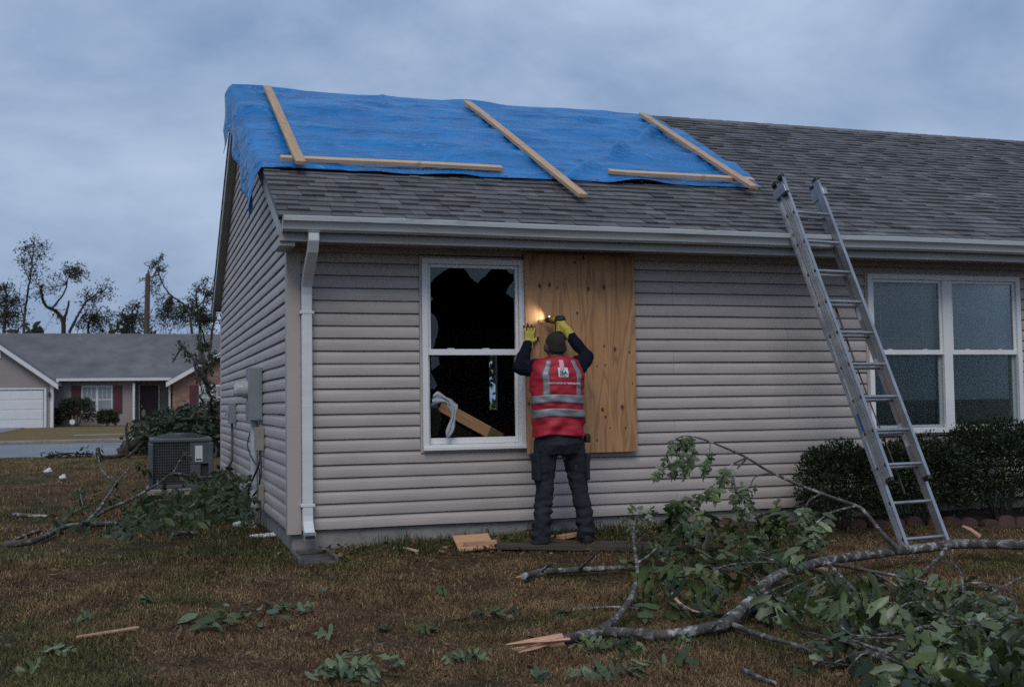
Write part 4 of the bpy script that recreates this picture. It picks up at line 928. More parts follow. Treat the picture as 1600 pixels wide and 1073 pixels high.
body = [('l', tor), ('c', nk-np.array([0,0,.05]), .062, hc-np.array([0,.01,.05]), .058), ('e', hc, (.077,.098,.112)), ('c', hc+np.array([0,.03,-.06]), .055, hc+np.array([0,.06,-.075]), .04),
        ('c', hc+np.array([0,.095,-.005]), .012, hc+np.array([0,.112,-.03]), .016), ('c', shL, .06, elL, .042), ('c', elL, .042, wrL, .030), ('c', shR, .06, elR, .042), ('c', elR, .042, wrR, .030),
        ('c', hpL, .09, knL, .058), ('c', knL, .055, anL, .038), ('c', hpR, .09, knR, .058), ('c', knR, .055, anR, .038)]
for s in (-1, 1):
    body.append(('e', hc+np.array([s*.085,.0,-.014]), (.014,.022,.036)))
bd = blob('body', body, .011, SKIN, person, 3)
hr = blob('hair', [('e', hc+np.array([0,-.004,.020]), (.0795,.100,.097)), ('l', [(hc[0], hc[1]-.034, hc[2]-.058, .060, .064), (hc[0], hc[1]-.03, hc[2]-.01, .074, .070)])], .009, HAIR, person, 3)
for s in (-1, 1): MB().add(*loft([(hc[0]+s*.032, hc[1]+.088, hc[2]+z, .014*c, .006*c) for z, c in ((-.008,.4),(-.004,.9),(0,1),(.004,.9),(.008,.4))], 10)).build('eye', WHITE, bd)
def wr_arm(q): return .011*nz(q*np.array([1,1,1.6]), 12, 3)+.006*nz(q, 24, 5)
sweater = [('l', [(a, b, c, d-.006, e_-.008) for a, b, c, d, e_ in tor[:-1]]), ('c', shL+np.array([.02,0,-.01]), .082, elL, .060), ('c', elL, .058, wrL+.0*(elL-wrL), .044), ('c', shR+np.array([-.02,0,-.01]), .082, elR, .060), ('c', elR, .058, wrR+.12*(elR-wrR), .044), ('c', nk-np.array([0,0,.03]), .072, nk+np.array([0,0,.015]), .064)]
blob('sweater', sweater, .011, NAVY, person, 4, wr_arm)
# trousers: seat and two legs with soft folds
def leg(hp, kn, an, sx):
    rg = []
    pts = catmull([hp+np.array([0,0,.02]), (hp+kn)/2+np.array([sx*.008,.01,0]), kn, (kn+an)/2+np.array([sx*.004,-.015,0]), an+np.array([0,0,-.035])], 5); m = len(pts)
    for i, q in enumerate(pts):
        t = i/(m-1); r_ = np.interp(t, [0,.25,.5,.75,.92,1], [.100,.086,.069,.066,.067,.071]); rg.append((q[0], q[1], q[2], r_, r_*1.08))
    return ('l', rg[::-1])
def wr_leg(q):
    low = np.clip((anL[2]+.40-q[2])/.35, 0, 1)
    return .006*nz(q*np.array([1,1,1.6]), 8, 2)+.007*nz(q*np.array([1,1,2.2]), 17, 6)+.004*nz(q, 38, 3)+low*.016*math.sin(q[2]*85+6*nz(q, 6, 4))*(.5+nz(q, 9, 8))
seat = ('l', [(cx_, YB, hpL[2]-.10, .165, .115), (cx_, YB-.01, hpL[2]-.02, .192, .135), (cx_, YB, hipz+.04, .190, .128), (cx_, YB, wz+.10, .182, .118)])
tr = blob('trousers', [seat, leg(hpL, knL, anL, -1), leg(hpR, knR, anR, 1)], .011, PANT, person, 4, wr_leg)
for kx, sx in ((hpL*.45+knL*.55, -1), (hpR*.45+knR*.55, 1)):
    blob('cargo_pocket', [('b', kx+np.array([sx*.082,0,0]), (.016,0,0), (0,.075,0), (0,0,.10)), ('b', kx+np.array([sx*.088,0,.085]), (.016,0,0), (0,.078,0), (0,0,.028))], .009, PANT, tr, 3)
MB().add(*loft([(cx_, YB, wz-.035, .190, .129), (cx_, YB, wz+.0, .187, .126)], 36)).build('belt', BOOT, tr)
blob('belt_pouch', [('b', B(917, 684)+np.array([.0,0,.0]), (.022,0,0), (0,.035,0), (0,0,.035))], .008, BOOT, person, 2)
for an in (anL, anR): blob('boot', [('c', an+np.array([0,-.01,.02]), .056, an+np.array([0,-.02,-.045]), .050), ('c', an+np.array([0,.0,-.050]), .046, an+np.array([0,.16,-.060]), .040), ('b', an+np.array([0,.055,-.094]), (.045,0,0), (0,.135,0), (0,0,.012))], .009, BOOT, person, 3)
# vest: one parametric shell so the bands lie on its surface
VT = [0, .10, .30, .50, .68, .80, .89, .95, .985, 1.0]; VW = [.207,.200,.200,.207,.212,.209,.197,.165,.110,.074]; VD = [.142,.138,.136,.140,.138,.126,.108,.090,.076,.066]
VH = zS-zH+.02
def VS(th, t, off=0.0, wr=True):
    w_, d_ = np.interp(t, VT, VW), np.interp(t, VT, VD); c, s = math.cos(th), math.sin(th); e_ = .80
    x = (w_+off)*math.copysign(abs(c)**e_, c); y = (d_+off)*math.copysign(abs(s)**e_, s); z = zH-.012+VH*t + .010*math.sin(th*3+1)*(1-t)
    q = np.array([cx_-.001*t+x, YB+.012*t+y, z])
    if wr:
        f_ = .016*nz((q[0]*1.0, q[1], q[2]*1.6), 6, 11)+.010*nz((q[0], q[1], q[2]*2.0), 13, 4)
        f_ += .011*math.sin((z*1.0+abs(x)*.9)*38)*max(0, 1-t*1.6)*(.4+.6*max(0, nz(q, 5, 2)+.4))
        q += np.array([c, s, 0])*f_
    return q
def vpatch(name, th0, th1, t0, t1, off, mat, nu=48, nv_=24, closed=False, parent=None, thick=.002):
    m = MB(); vs = [VS(th0+(th1-th0)*i/nu, t0+(t1-t0)*j/nv_, off) for j in range(nv_+1) for i in range(nu+1)]
    fs = [(j*(nu+1)+i, j*(nu+1)+i+1, (j+1)*(nu+1)+i+1, (j+1)*(nu+1)+i) for j in range(nv_) for i in range(nu)]
    o = m.add(vs, fs).build(name, mat, parent or person, smooth=60); s_ = o.modifiers.new('s', 'SOLIDIFY'); s_.thickness = thick; s_.offset = 1; return o
vest = vpatch('vest', 0, 2*math.pi, 0, 1, .004, RED, 120, 60)
def tpx(py): return (P(873, py, YB-.13)[2]-zH+.012)/VH
def band(py0, py1): vpatch('reflective_band', 0, 2*math.pi, tpx(py1), tpx(py0), .0075, REFL, 120, 5, parent=vest)
band(617, 630); band(639, 652)
def th_at(dx_, w_): r_ = min(abs(dx_)/w_, .999)**(1/.80); return -math.pi/2 + math.copysign(math.asin(r_), dx_)
for xa, xe in ((-.155,-.108), (.108,.155)):
    m = MB(); vs = []; nj = 26; ni = 5; tb, tt_ = tpx(618), .955
    for j in range(nj+1):
        t_ = tb+(tt_-tb)*j/nj; w_ = np.interp(t_, VT, VW); sh = 1 if t_ < .8 else max(.62, 1-(t_-.8)*1.9)
        for i in range(ni+1): vs.append(VS(th_at((xa+(xe-xa)*i/ni)*min(sh, 1), w_), t_, .008))
    fs = [(j*(ni+1)+i, j*(ni+1)+i+1, (j+1)*(ni+1)+i+1, (j+1)*(ni+1)+i) for j in range(nj) for i in range(ni)]
    o = m.add(vs, fs).build('reflective_band', REFL, vest, smooth=60); o.modifiers.new('s', 'SOLIDIFY').thickness = .0015
def flatpatch(name, x0_, x1_, py0, py1, mat, off=.010, par=None):
    m = MB(); vs = []; n = 6
    for j in range(n+1):
        t_ = tpx(py1+(py0-py1)*j/n); w_ = np.interp(min(t_, .97), VT, VW)
        for i in range(n+1): vs.append(VS(th_at(x0_+(x1_-x0_)*i/n, w_), min(t_, .97), off))
    return m.add(vs, [(j*(n+1)+i, j*(n+1)+i+1, (j+1)*(n+1)+i+1, (j+1)*(n+1)+i) for j in range(n) for i in range(n)]).build(name, mat, par or vest, smooth=80)
flatpatch('hanging_strap', -.022, .010, 562, 578, M_var('pink strap', (.62,.30,.38), (.70,.38,.46), .7), .012)
pw_ = M_var('white patch', (.62,.62,.64), (.70,.70,.72), .6); pt = flatpatch('logo_patch', -.038, .040, 574, 589, pw_, .0095)
def vtext(txt, size, xc, py, mat, bold=.0, par=vest, off=.013):
    cu = bpy.data.curves.new('t', 'FONT'); cu.body = txt; cu.size = size; cu.align_x = 'CENTER'; cu.offset = bold; o = bpy.data.objects.new('t', cu); COL.objects.link(o)
    dg = bpy.context.evaluated_depsgraph_get(); me = bpy.data.meshes.new_from_object(o.evaluated_get(dg)); bpy.data.objects.remove(o)
    t0_ = tpx(py)
    for v in me.vertices:
        t_ = t0_+v.co.y/VH; w_ = np.interp(t_, VT, VW); v.co = Vector(VS(th_at(xc+v.co.x, w_), t_, off).tolist())
    me.materials.clear(); return mk('lettering', me, mat, par)
INK = M_var('dark ink', (.02,.02,.025), (.03,.03,.035), .6); WPR = M_var('white print', (.66,.62,.62), (.72,.68,.68), .6)
vtext('JSA', .040, .003, 585, INK, .0012, pt); vtext('~~~', .022, .002, 588, INK, .0008, pt)
vtext('HOLFLAIDOM IC BRAFARDOR', .0185, .004, 600, WPR, .0009)
# gloves
def paint(ob, fn):
    a = ob.data.attributes.new('dip', 'FLOAT', 'POINT'); o = np.array(ob.matrix_basis.translation); a.data.foreach_set('value', np.array([fn(np.array(v.co)+o, np.array(v.normal)) for v in ob.data.vertices], np.float32))
yb = -.100
pm = P(826, 528, yb-.006)
def fing(a, b, r0, r1, y0=yb, bend=.006):
    A_, B_ = P(*a, y0-.004), P(*b, y0+.004); mid = (A_+B_)/2+np.array([0,-bend,0]); return [('c', A_, r0, mid, (r0+r1)/2), ('c', mid, (r0+r1)/2, B_, r1)]
gl = [('c', P(825, 541, -.155), .042, P(825.5, 535, -.125), .040), ('b', P(827, 527, yb-.004), (.040,0,.0), (0,.013,0), (.002,0,.042))]
gl += fing((821.5,521),(818.5,509.5), .0115, .009)+fing((825.5,519),(824.5,506.5), .012, .0092)+fing((829.5,519.5),(830.5,508), .012, .009)+fing((833,521.5),(835.5,511), .0108, .0085)
gl += [('c', P(832,533,yb-.01), .016, P(837,530.5,yb-.006), .014), ('c', P(837,530.5,yb-.006), .014, P(841,527.5,yb), .0105)]
g1 = blob('glove', gl, .0042, GLOVE, person, 2)
tipz = P(826, 513, yb)[2]; palz = P(826, 521, yb)[2]
def dipL(q, n):
    px_, py_ = px_of(q); return 1.0 if (n[1] > .15 and q[1] > yb-.012) or py_ < 512 or px_ > 838.5 or (py_ < 521 and n[1] > -.45) else 0.0
paint(g1, dipL)
# drill: bit touches the plywood, body back towards the right hand
tip = P(841, 500.5, -.083); drb = P(872, 499.5, -.225); DA = unit(drb-tip); dln = np.linalg.norm(drb-tip)
drill = thing('cordless_drill', 'black and yellow cordless drill with lit lamp held against the plywood', 'drill', drb)
YEL = M_var('yellow plastic', (.50,.26,.010), (.58,.32,.02), .45, 20); STEEL = M_var('drill steel', (.25,.22,.18), (.4,.36,.3), .35, 30, metal=.8)
MB().tube([tip, tip+DA*.075], [.0035,.004], 10).build('bit', STEEL, drill, smooth=40)
MB().tube([tip+DA*.072, tip+DA*.078, tip+DA*.115, tip+DA*.122], [.010,.021,.026,.022], 18).build('chuck', BLACKP, drill, smooth=35)
MB().tube([tip+DA*.121, tip+DA*.128, tip+DA*.165, tip+DA*.17], [.024,.030,.032,.030], 18).build('gear_housing', YEL, drill, smooth=35)
for k in (0, 1, 2): MB().tube([tip+DA*(.132+.012*k), tip+DA*(.137+.012*k)], [.0325,.0325], 18).build('housing_rib', BLACKP, drill, smooth=35)
MB().tube([tip+DA*.169, tip+DA*.174, tip+DA*.225, tip+DA*.245, tip+DA*.25], [.028,.034,.036,.030,.012], 18).build('motor_housing', BLACKP, drill, smooth=35)
hb = tip+DA*.205; hdn = unit(np.array([.05,-.06,-1.0])); hdn = unit(hdn-DA*(hdn@DA)*.4)
MB().tube([hb, hb+hdn*.05, hb+hdn*.12], [.024,.021,.022], 12).build('handle', BLACKP, drill, smooth=40)
MB().obox(hb+hdn*.145, DA*.055, np.cross(hdn, DA)*.036, hdn*.026).build('battery', BLACKP, drill, bevel=.008, seg=2)
MB().obox(hb+hdn*.05-DA*.026, DA*.008, np.cross(hdn, DA)*.008, hdn*.014).build('trigger', YEL, drill, bevel=.003)
ledm, lt_, lb_ = mat_base('led'); lb_.inputs['Emission Color'].default_value = (1,.86,.62,1); lb_.inputs['Emission Strength'].default_value = 6
lp = tip+DA*.110-hdn*.030
MB().tube([lp, lp-DA*.004], [.005,.004], 10).build('lamp', ledm, drill)
ld = bpy.data.lights.new('drill_lamp_light', 'SPOT'); ld.energy = 1.6; ld.color = (1,.88,.70); ld.spot_size = R(100); ld.spot_blend = 1.0; ld.shadow_soft_size = .006
lo_ = bpy.data.objects.new('lamp_light', ld); COL.objects.link(lo_); lo_.parent = drill; lo_.matrix_parent_inverse = drill.matrix_basis.inverted()
ldir = Vector((tip+np.array([-.03,0,.03])-(lp-DA*.006)).tolist()); lo_.matrix_basis = Matrix.Translation(Vector((lp-DA*.006).tolist())) @ ldir.to_track_quat('-Z', 'Y').to_matrix().to_4x4()
hcn = hb+hdn*.055; sd2 = unit(np.cross(hdn, DA)); bk = DA
if sd2[1] > 0: sd2 = -sd2
gr = [('c', wrR+.10*(elR-wrR), .043, wrR*.6+hcn*.4+DA*.02, .040), ('c', wrR*.6+hcn*.4+DA*.02, .040, hcn+DA*.03+sd2*.012, .036), ('c', hcn+DA*.030+hdn*-.02+sd2*.01, .030, hcn+DA*.032+hdn*.035+sd2*.01, .030)]
for k in range(4):
    o = hcn+hdn*(-.030+.022*k); kk = o+sd2*.034+DA*.014; gr += [('c', o+DA*.030+sd2*.022, .0115, kk-DA*.008, .0115), ('c', kk-DA*.008, .0115, o-DA*.032+sd2*.016, .0105), ('c', o-DA*.032+sd2*.016, .0105, o-DA*.030-sd2*.018, .0095)]
gr += [('c', hcn+DA*.028-hdn*.03-sd2*.022, .014, hcn-DA*.004-hdn*.036-sd2*.034, .012), ('c', hcn-DA*.004-hdn*.036-sd2*.034, .012, hcn-DA*.030-hdn*.030-sd2*.030, .010)]
g2 = blob('glove', gr, .0045, GLOVE, person, 2)
paint(g2, lambda q, n: 1.0 if ((q-hcn)@DA) < -.020 or ((q-hcn)@hdn) > .050 and ((q-hcn)@DA) < .03 else 0.0)

# ------------------------------------------------------------------ hedge shrubs, edging, small plants
def shrub(name, label, c, rx, ry, h, n, lsize, group=None, mat=LEAF_S, seed=0):
    rs_ = np.random.default_rng(seed); g0_ = float(gz(c[0], c[1])); t = thing(name, label, 'shrub', (c[0], c[1], g0_), group)
    u = rs_.normal(size=(n,3)); u /= np.linalg.norm(u, axis=1)[:,None]; u[:,2] = np.where(u[:,2] < -.55, -u[:,2], u[:,2])
    lump = np.array([1+.16*nz(q, 2.6, seed)+.12*nz(q, 6, seed+3) for q in u]); rad = lump*(1-.55*rs_.random(n)**1.6)
    spk = rs_.random(n) < .05; rad = np.where(spk, rad*1.10, rad)
    e_ = .78
    p = np.stack([np.sign(u[:,0])*abs(u[:,0])**e_*rx*rad, np.sign(u[:,1])*abs(u[:,1])**e_*ry*rad, h*.5+np.sign(u[:,2])*abs(u[:,2])**e_*h*.52*rad], -1)+np.array([c[0], c[1], g0_])
    keep = p[:,2] > g0_+.01; p = p[keep]; u = u[keep]; m = len(p)
    d = u*.9+rs_.normal(size=(m,3))*.6+np.array([0,0,.25]); nn = u+rs_.normal(size=(m,3))*.7
    ms = [frame(p[i], d[i], nn[i], lsize*(.6+.8*rs_.random())) for i in range(m)]
    join_leaves('foliage', ms, 3, mat, t)
    core = MB()
    for k in range(9):
        a = k*.7; core.tube([(c[0]+.04*math.cos(a), c[1]+.04*math.sin(a), g0_-.05), (c[0]+.3*rx*math.cos(a), c[1]+.3*ry*math.sin(a), g0_+h*.35), (c[0]+.62*rx*math.cos(a+.2), c[1]+.62*ry*math.sin(a+.2), g0_+h*.68)], [.014,.010,.004], 5)
    core.build('stems', BARK_D, t); return t
q = P(1318, 760, -.55); zt_ = lambda py, y: P(1400, py, y)[2]
shrub('boxwood_shrub', 'small dark boxwood shrub at the end of the hedge, beside the ladder', (q[0], -.52), .36, .34, P(1320,690,-.5)[2]-gz(5,-.5)-.03, 10000, .034, seed=1)
q2 = P(1440, 760, -.5); shrub('boxwood_shrub', 'dark boxwood shrub behind the ladder, in the middle of the hedge', (q2[0], -.50), .46, .36, P(1430,680,-.5)[2]-gz(5,-.5)-.06, 12500, .034, seed=2)
q3 = P(1545, 760, -.5); shrub('boxwood_shrub', 'tallest dark boxwood shrub under the pair of unbroken windows', (q3[0]+.10, -.52), .55, .38, P(1550,664,-.5)[2]-gz(5,-.5)+.02, 14500, .034, seed=3)
q4 = P(1680, 760, -.5); shrub('boxwood_shrub', 'dark boxwood shrub past the paired windows, partly out of view', (q4[0]+.1, -.5), .5, .38, .62, 4000, .036, seed=4)
ebm = M_var('edging brick', (.060,.032,.028), (.115,.060,.050), .85, 6, bs=.7, objvar=.3)
ea, eb = G(1135, 826), G(1600, 822)
n_e = 17; bme = None
for i in range(n_e):
    t_ = i/(n_e-1); p_ = ea+(eb-ea)*t_+np.array([0, .03*math.sin(i*2.1), 0]); wd = np.linalg.norm(eb-ea)/n_e*.47
    a_ = math.atan2(eb[1]-ea[1], eb[0]-ea[0])+.10*math.sin(i*3.3); rs_ = random.Random(i)
    if bme is None:
        prof = [(-wd,0),(wd,0),(wd,.07)]+[(wd*math.cos(x), .07+.045*math.sin(x)) for x in np.linspace(.3, math.pi-.3, 7)]+[(-wd,.07)]
        mb_ = MB().prism([(x, -.04, z) for x, z in prof], (0,.08,0)); bme = bpy.data.meshes.new('edging_brick'); bme.from_pydata(mb_.v, [], mb_.f); bme.materials.append(ebm)
    o = mk('edging_brick', bme, None, None, Matrix.Translation(Vector((p_[0], p_[1], float(gz(p_[0], p_[1]))-.025+rs_.uniform(-.02,.012)))) @ Matrix.Rotation(a_, 4, 'Z') @ Matrix.Rotation(rs_.uniform(-.14,.14), 4, 'X') @ Matrix.Rotation(rs_.uniform(-.08,.08), 4, 'Y'))
    tag(o, 'scalloped dark red edging brick bordering the shrub bed', 'brick', 'edging bricks along the shrub bed'); m_ = o.modifiers.new('b', 'BEVEL'); m_.width = .008; m_.segments = 2
def bed_edge(x): return ea[1]+(eb[1]-ea[1])*(x-ea[0])/(eb[0]-ea[0])+.03
bx_ = np.linspace(ea[0]-.1, HX1, 40); bv = []; bf = []
for i, x in enumerate(bx_):
    for j in range(6): y = bed_edge(x)+(-.022-bed_edge(x))*j/5; bv.append((x, y, gz(x, y)+.012+.012*nz((x, y, 0), 6, 1)))
for i in range(len(bx_)-1):
    for j in range(5): bf.append((i*6+j, (i+1)*6+j, (i+1)*6+j+1, i*6+j+1))
tag(MB().add(bv, bf).build('mulch_bed', SOIL, None, smooth=60), kind='structure')

# splash block
sbp = G(482, 872); sb = MB(); x_, y_ = dx+.01, -.36; z_ = float(gz(x_, y_))+.004
WETC = M_var('damp concrete', (.06,.055,.05), (.12,.11,.10), .8, 9, bs=.5)
sbk = thing('splash_block', 'dark concrete splash block under the downspout', 'splash block', (x_, y_, z_))
m = MB(); m.box((x_-.13,y_-.25,z_-.05),(x_+.13,y_+.25,z_+.008)); m.build('trough', M_var('wet concrete', (.05,.048,.046), (.09,.085,.08), .6, 8, bs=.5), sbk, bevel=.01)
for s in (-1, 1): MB().box((x_+s*.135-.016,y_-.25,z_-.05),(x_+s*.135+.016,y_+.26,z_+.045)).build('side_rim', WETC, sbk, bevel=.012, seg=2)
MB().box((x_-.118,y_+.23,z_-.05),(x_+.118,y_+.26,z_+.045)).build('back_rim', WETC, sbk, bevel=.012)

# ------------------------------------------------------------------ boards and litter on the ground
def gboard(a, b, wd, th, mat, name, label, cat, lift=0.0, group=None, tilt=(0,0,1)):
    A_, B_ = G(*a, lift), G(*b, lift); return board(name, A_, B_, wd, th, tilt, mat, label=label, cat=cat, group=group)
gboard((775,856), (1085,862), .14, .04, LUMB_D, 'weathered_board', 'long black weathered board lying at the feet of the person', 'board', .012)
gboard((820,849), (1060,853), .10, .03, LUMB_D, 'weathered_board', 'narrower dark board half hidden behind the long black board', 'board', .006)
gboard((712,851), (768,847), .20, .018, M_wood('ply scrap', (.40,.21,.10), (.56,.33,.18)), 'plywood_offcut', 'square orange plywood offcut on the grass by the wall', 'plywood', .03, None, (-.1,-.5,.8))
gboard((726,853), (774,849), .06, .03, SPLINT, 'broken_wood', 'broken brown wood piece lying on the plywood offcut', 'wood', .06)
gboard((874,842), (908,836), .08, .03, SPLINT, 'broken_wood', 'split pale wood chunk between the boots of the person', 'wood', .03)
gboard((852,842), (864,838), .03, .015, SPLINT, 'wood_chip', 'small orange wood chip by the boots of the person', 'wood', .03)
gboard((120,997), (216,981), .03, .012, SPLINT, 'split_strip', 'long thin strip of orange split wood lying alone on the lawn', 'wood', .025)
gboard((632,857), (652,862), .03, .015, LUMB, 'wood_chip', 'pale grey wood chip on the grass left of the plywood offcut', 'wood', .02)
gboard((1560,968), (1640,978), .09, .03, SPLINT, 'split_strip', 'thick orange split wood strip poking from the leaf heap', 'wood', .06)
gboard((1420,1036), (1444,1047), .05, .02, SPLINT, 'wood_chip', 'orange wood chip among the leaves below the limb', 'wood', .05)
gboard((1236,880), (1290,892), .05, .02, SPLINT, 'split_strip', 'orange split wood strip under the middle of the limb', 'wood', .04)
for a, b, lb in (((390,838),(428,834), 'white plastic pipe piece on the grass by the gable wall'), ((402,839),(430,836), 'second white plastic pipe piece crossing under its twin by the gable wall')):
    o = MB().tube([G(*a, .02), G(*b, .02)], .016, 10).build('plastic_pipe', WHITE, None, smooth=40); tag(o, lb, 'pipe')
ob = blob('stone', [('e', G(376, 818, .035), (.075,.06,.045))], .012, M_var('white stone', (.42,.44,.47), (.55,.57,.6), .7, 9, bs=.4), None, 2, lambda q: .008*nz(q, 12, 1)); tag(ob, 'rounded white stone at the foot of the grey conduit', 'stone')
def stick(pts, r, label, mat=BARK, group=None, ends=True):
    c = catmull([np.asarray(q) for q in pts], 6); m = MB().tube(c, [r*(1-.4*i/len(c))*(1+.2*nz(q, 12, 4)) for i, q in enumerate(c)], 8)
    return m
def stickobj(px_, r, label, h=.02, twigs=(), group=None):
    t = thing('stick', label, 'stick', G(*px_[0])); stick([G(*q, h+r) for q in px_], r, '').build('stem', BARK, t, smooth=70)
    for tw in twigs: MB().tube(catmull([G(*q[:2], q[2]) for q in tw], 5), [r*.5*(1-.6*i/(5*(len(tw)-1))) for i in range(5*(len(tw)-1)+1)], 6).build('twig', BARK, t, smooth=70)
    return t
tk = stickobj([(818,900),(850,893),(900,890),(940,888),(975,886)], .026, 'lichened stick with a fresh broken end and a side twig', .02, (((905,889,.05),(920,875,.15),(936,860,.25)), ((845,893,.05),(858,882,.12),(868,880,.15))))
MB().tube([G(822,899,.04), G(806,902,.03)], [.018,.006], 6).build('torn_end', SPLINT, tk)
stickobj([(20,803),(45,805),(75,806)], .022, 'short dark stick with a pale broken end near the branch heap', .02)
stickobj([(268,835),(290,832),(310,833)], .022, 'short black stick on the grass before the branch heap', .02)
stickobj([(1160,1045),(1185,1057),(1212,1066)], .012, 'thin dark stick below the splintered limb', .01)
stickobj([(545,1020),(575,1010),(600,1005)], .005, 'thin bent twig above the leafy sprig on the lawn', .02)
stickobj([(215,1010),(245,1004),(270,998)], .006, 'thin twig end leading to the dark leafy sprig', .01)
stickobj([(895,952),(950,948),(1000,950)], .010, 'thin dark stick behind the fork of the limb', .01)
# leafy sprigs
def sprig(px_, n, size, spread, label, mat=LEAF, kind=None, h=.05, group=None):
    o = G(*px_); s = Branch('leaf_sprig', label, 'leaves', o, BARK_D, group)
    e_ = o+np.array([spread*.9*(1 if rng.random() < .5 else -1), .1*rng.normal(), h*.6])
    if n > 2: s.stem([o+np.array([0,0,.01]), (o+e_)/2+np.array([0,0,h]), e_], .004, .002, 'twig', 5)
    for i in range(n):
        p = o+np.array([spread*1.0*rng.normal()*.55, spread*.6*rng.normal()*.6, 0]); p[2] = float(gz(p[0], p[1]))+.015+h*rng.random(); d = np.array([rng.normal(), rng.normal(), .1*rng.normal()])
        s.leaves.append((frame(p, d, np.array([.5*rng.normal(), -.5+.4*rng.normal(), 1.0]), size*(.7+.5*rng.random())), mat if rng.random() < .6 else LEAF_P, kind if kind is not None else int(rng.random() < .5)))
    s.finish()
sprig((355,975), 34, .11, .26, 'long dark leafy sprig lying on the open brown lawn', LEAF, 2, .07)
sprig((535,1058), 26, .12, .20, 'leafy sprig with pale leaves below the bent twig', LEAF_P, None, .08)
sprig((975,1062), 14, .13, .14, 'leaf cluster on the lawn right below the splintered limb end', LEAF_P, None, .05)
GL = 'fallen leaves scattered on the lawn'
for x_, y_, n, lb in ((88,1022,5,'leaf scatter past the thin end of the orange split strip'),(135,972,4,'leaf scatter just behind the long orange split strip'),(240,940,2,'pair of leaves behind the far end of the orange split strip'),(445,953,4,'leaf scatter at the tip of the long dark sprig'),(470,962,2,None),(612,990,2,None),(665,993,3,None),(710,1035,6,'leaf scatter between the bent twig and the splintered limb end'),(780,962,7,'dense leaf scatter behind the splintered limb end'),(730,968,3,None),(878,968,5,'leaf scatter in the crook where the limb forks'),(500,928,1,None),(1262,1050,3,'leaf scatter below the low side branch of the limb'),(1350,1056,4,'leaf scatter at the edge of the big leaf heap'),(300,982,2,'pair of leaves by the twig of the long dark sprig'),(690,930,1,None),(520,1000,1,None),(60,1050,2,None),(1090,1012,3,'leaf scatter under the forked bend of the limb'),(840,1060,3,None),(600,1062,2,'pair of leaves next to the pale leafy sprig')):
    sprig((x_, y_), n, .115, .07, lb or 'small scatter of fallen green leaves on open brown lawn', LEAF, None, .03, GL)
# bits of white litter towards the street
for x_, y_, r_, lb in ((75,736,.06,'crumpled white litter on the side lawn'), (98,746,.05,'flat white litter scrap on the side lawn'), (193,700,.10,'white plastic bag lying at the foot of the toppled tree')):
    o = G(x_, y_, .06); ob = blob('litter', [('e', o, (r_,r_*.7,r_*.5)), ('e', o+np.array([r_*.3,0,r_*.5]), (r_*.5,r_*.4,r_*.5))], r_*.14, M_var('white plastic '+str(x_), (.55,.58,.6), (.66,.68,.7), .6), None, 1, lambda q, r_=r_: r_*.25*nz(q, 3/r_, 2)); tag(ob, lb, 'litter')

# ------------------------------------------------------------------ house across the street
FY = 55.0
fh = thing('neighbour_house', 'single storey house with garage gable, maroon shutters and brick wing across the street', 'house', (P(160,665,FY)[0], FY, .05))
FSID = M_var('far siding', (.26,.235,.225), (.30,.27,.26), .7, 1.0); FWH = M_var('far white trim', (.62,.64,.66), (.68,.70,.72), .5); FROOF = M_var('far roof', (.085,.088,.095), (.15,.15,.155), .9, .9, (1,1,1), dirt=(.35, .55, (.17,.17,.175)))
MAR = M_var('maroon paint', (.075,.012,.020), (.10,.018,.028), .5); FDOOR = M_var('dark maroon door', (.030,.010,.013), (.04,.014,.018), .5)
FBR = M_var('far brick', (.16,.085,.068), (.25,.15,.12), .85, 3, dirt=(1.6, .5, (.30,.22,.19))); FGL = M_var('far window glass', (.16,.19,.20), (.28,.32,.33), .15, .6)
def fr(name, a, b, y0, y1, mat, par=fh, bev=.02): p0, p1 = P(*a, y0), P(*b, y0); return MB().box((min(p0[0],p1[0]), y0, min(p0[2],p1[2])), (max(p0[0],p1[0]), y1, max(p0[2],p1[2]))).build(name, mat, par, bevel=bev)
gz0 = .04
eL, eR = P(88,592,FY-.45), P(268,592,FY-.45); rg = P(150,521,FY+4.6); ez = eL[2]; xR = P(306,521,FY+4.6)[0]; xLf = -22.0
wl = MB().box((xLf, FY, -.1), (P(210,600,FY)[0], FY+9, ez)).build('wall', FSID, fh)
px0, px1 = P(210,600,FY)[0], P(268,600,FY)[0]
MB().box((px0, FY+1.3, -.1), (px1, FY+9, ez)).build('porch_wall', FSID, fh)
MB().box((px0-.1, FY-.2, -.05), (px1, FY+1.29, .12)).build('porch_floor', CONC, fh)
MB().prism([(xLf, FY-.45, ez), (xLf, FY+4.6, rg[2]), (xLf, FY+9.4, ez), (xLf, FY+9.4, ez-.12), (xLf, FY-.45, ez-.12)], (xR-xLf+3.0, 0, 0)).build('roof', FROOF, fh)
MB().box((eL[0], FY-.58, ez-.11), (eR[0], FY-.46, ez+.03)).build('gutter', FWH, fh)
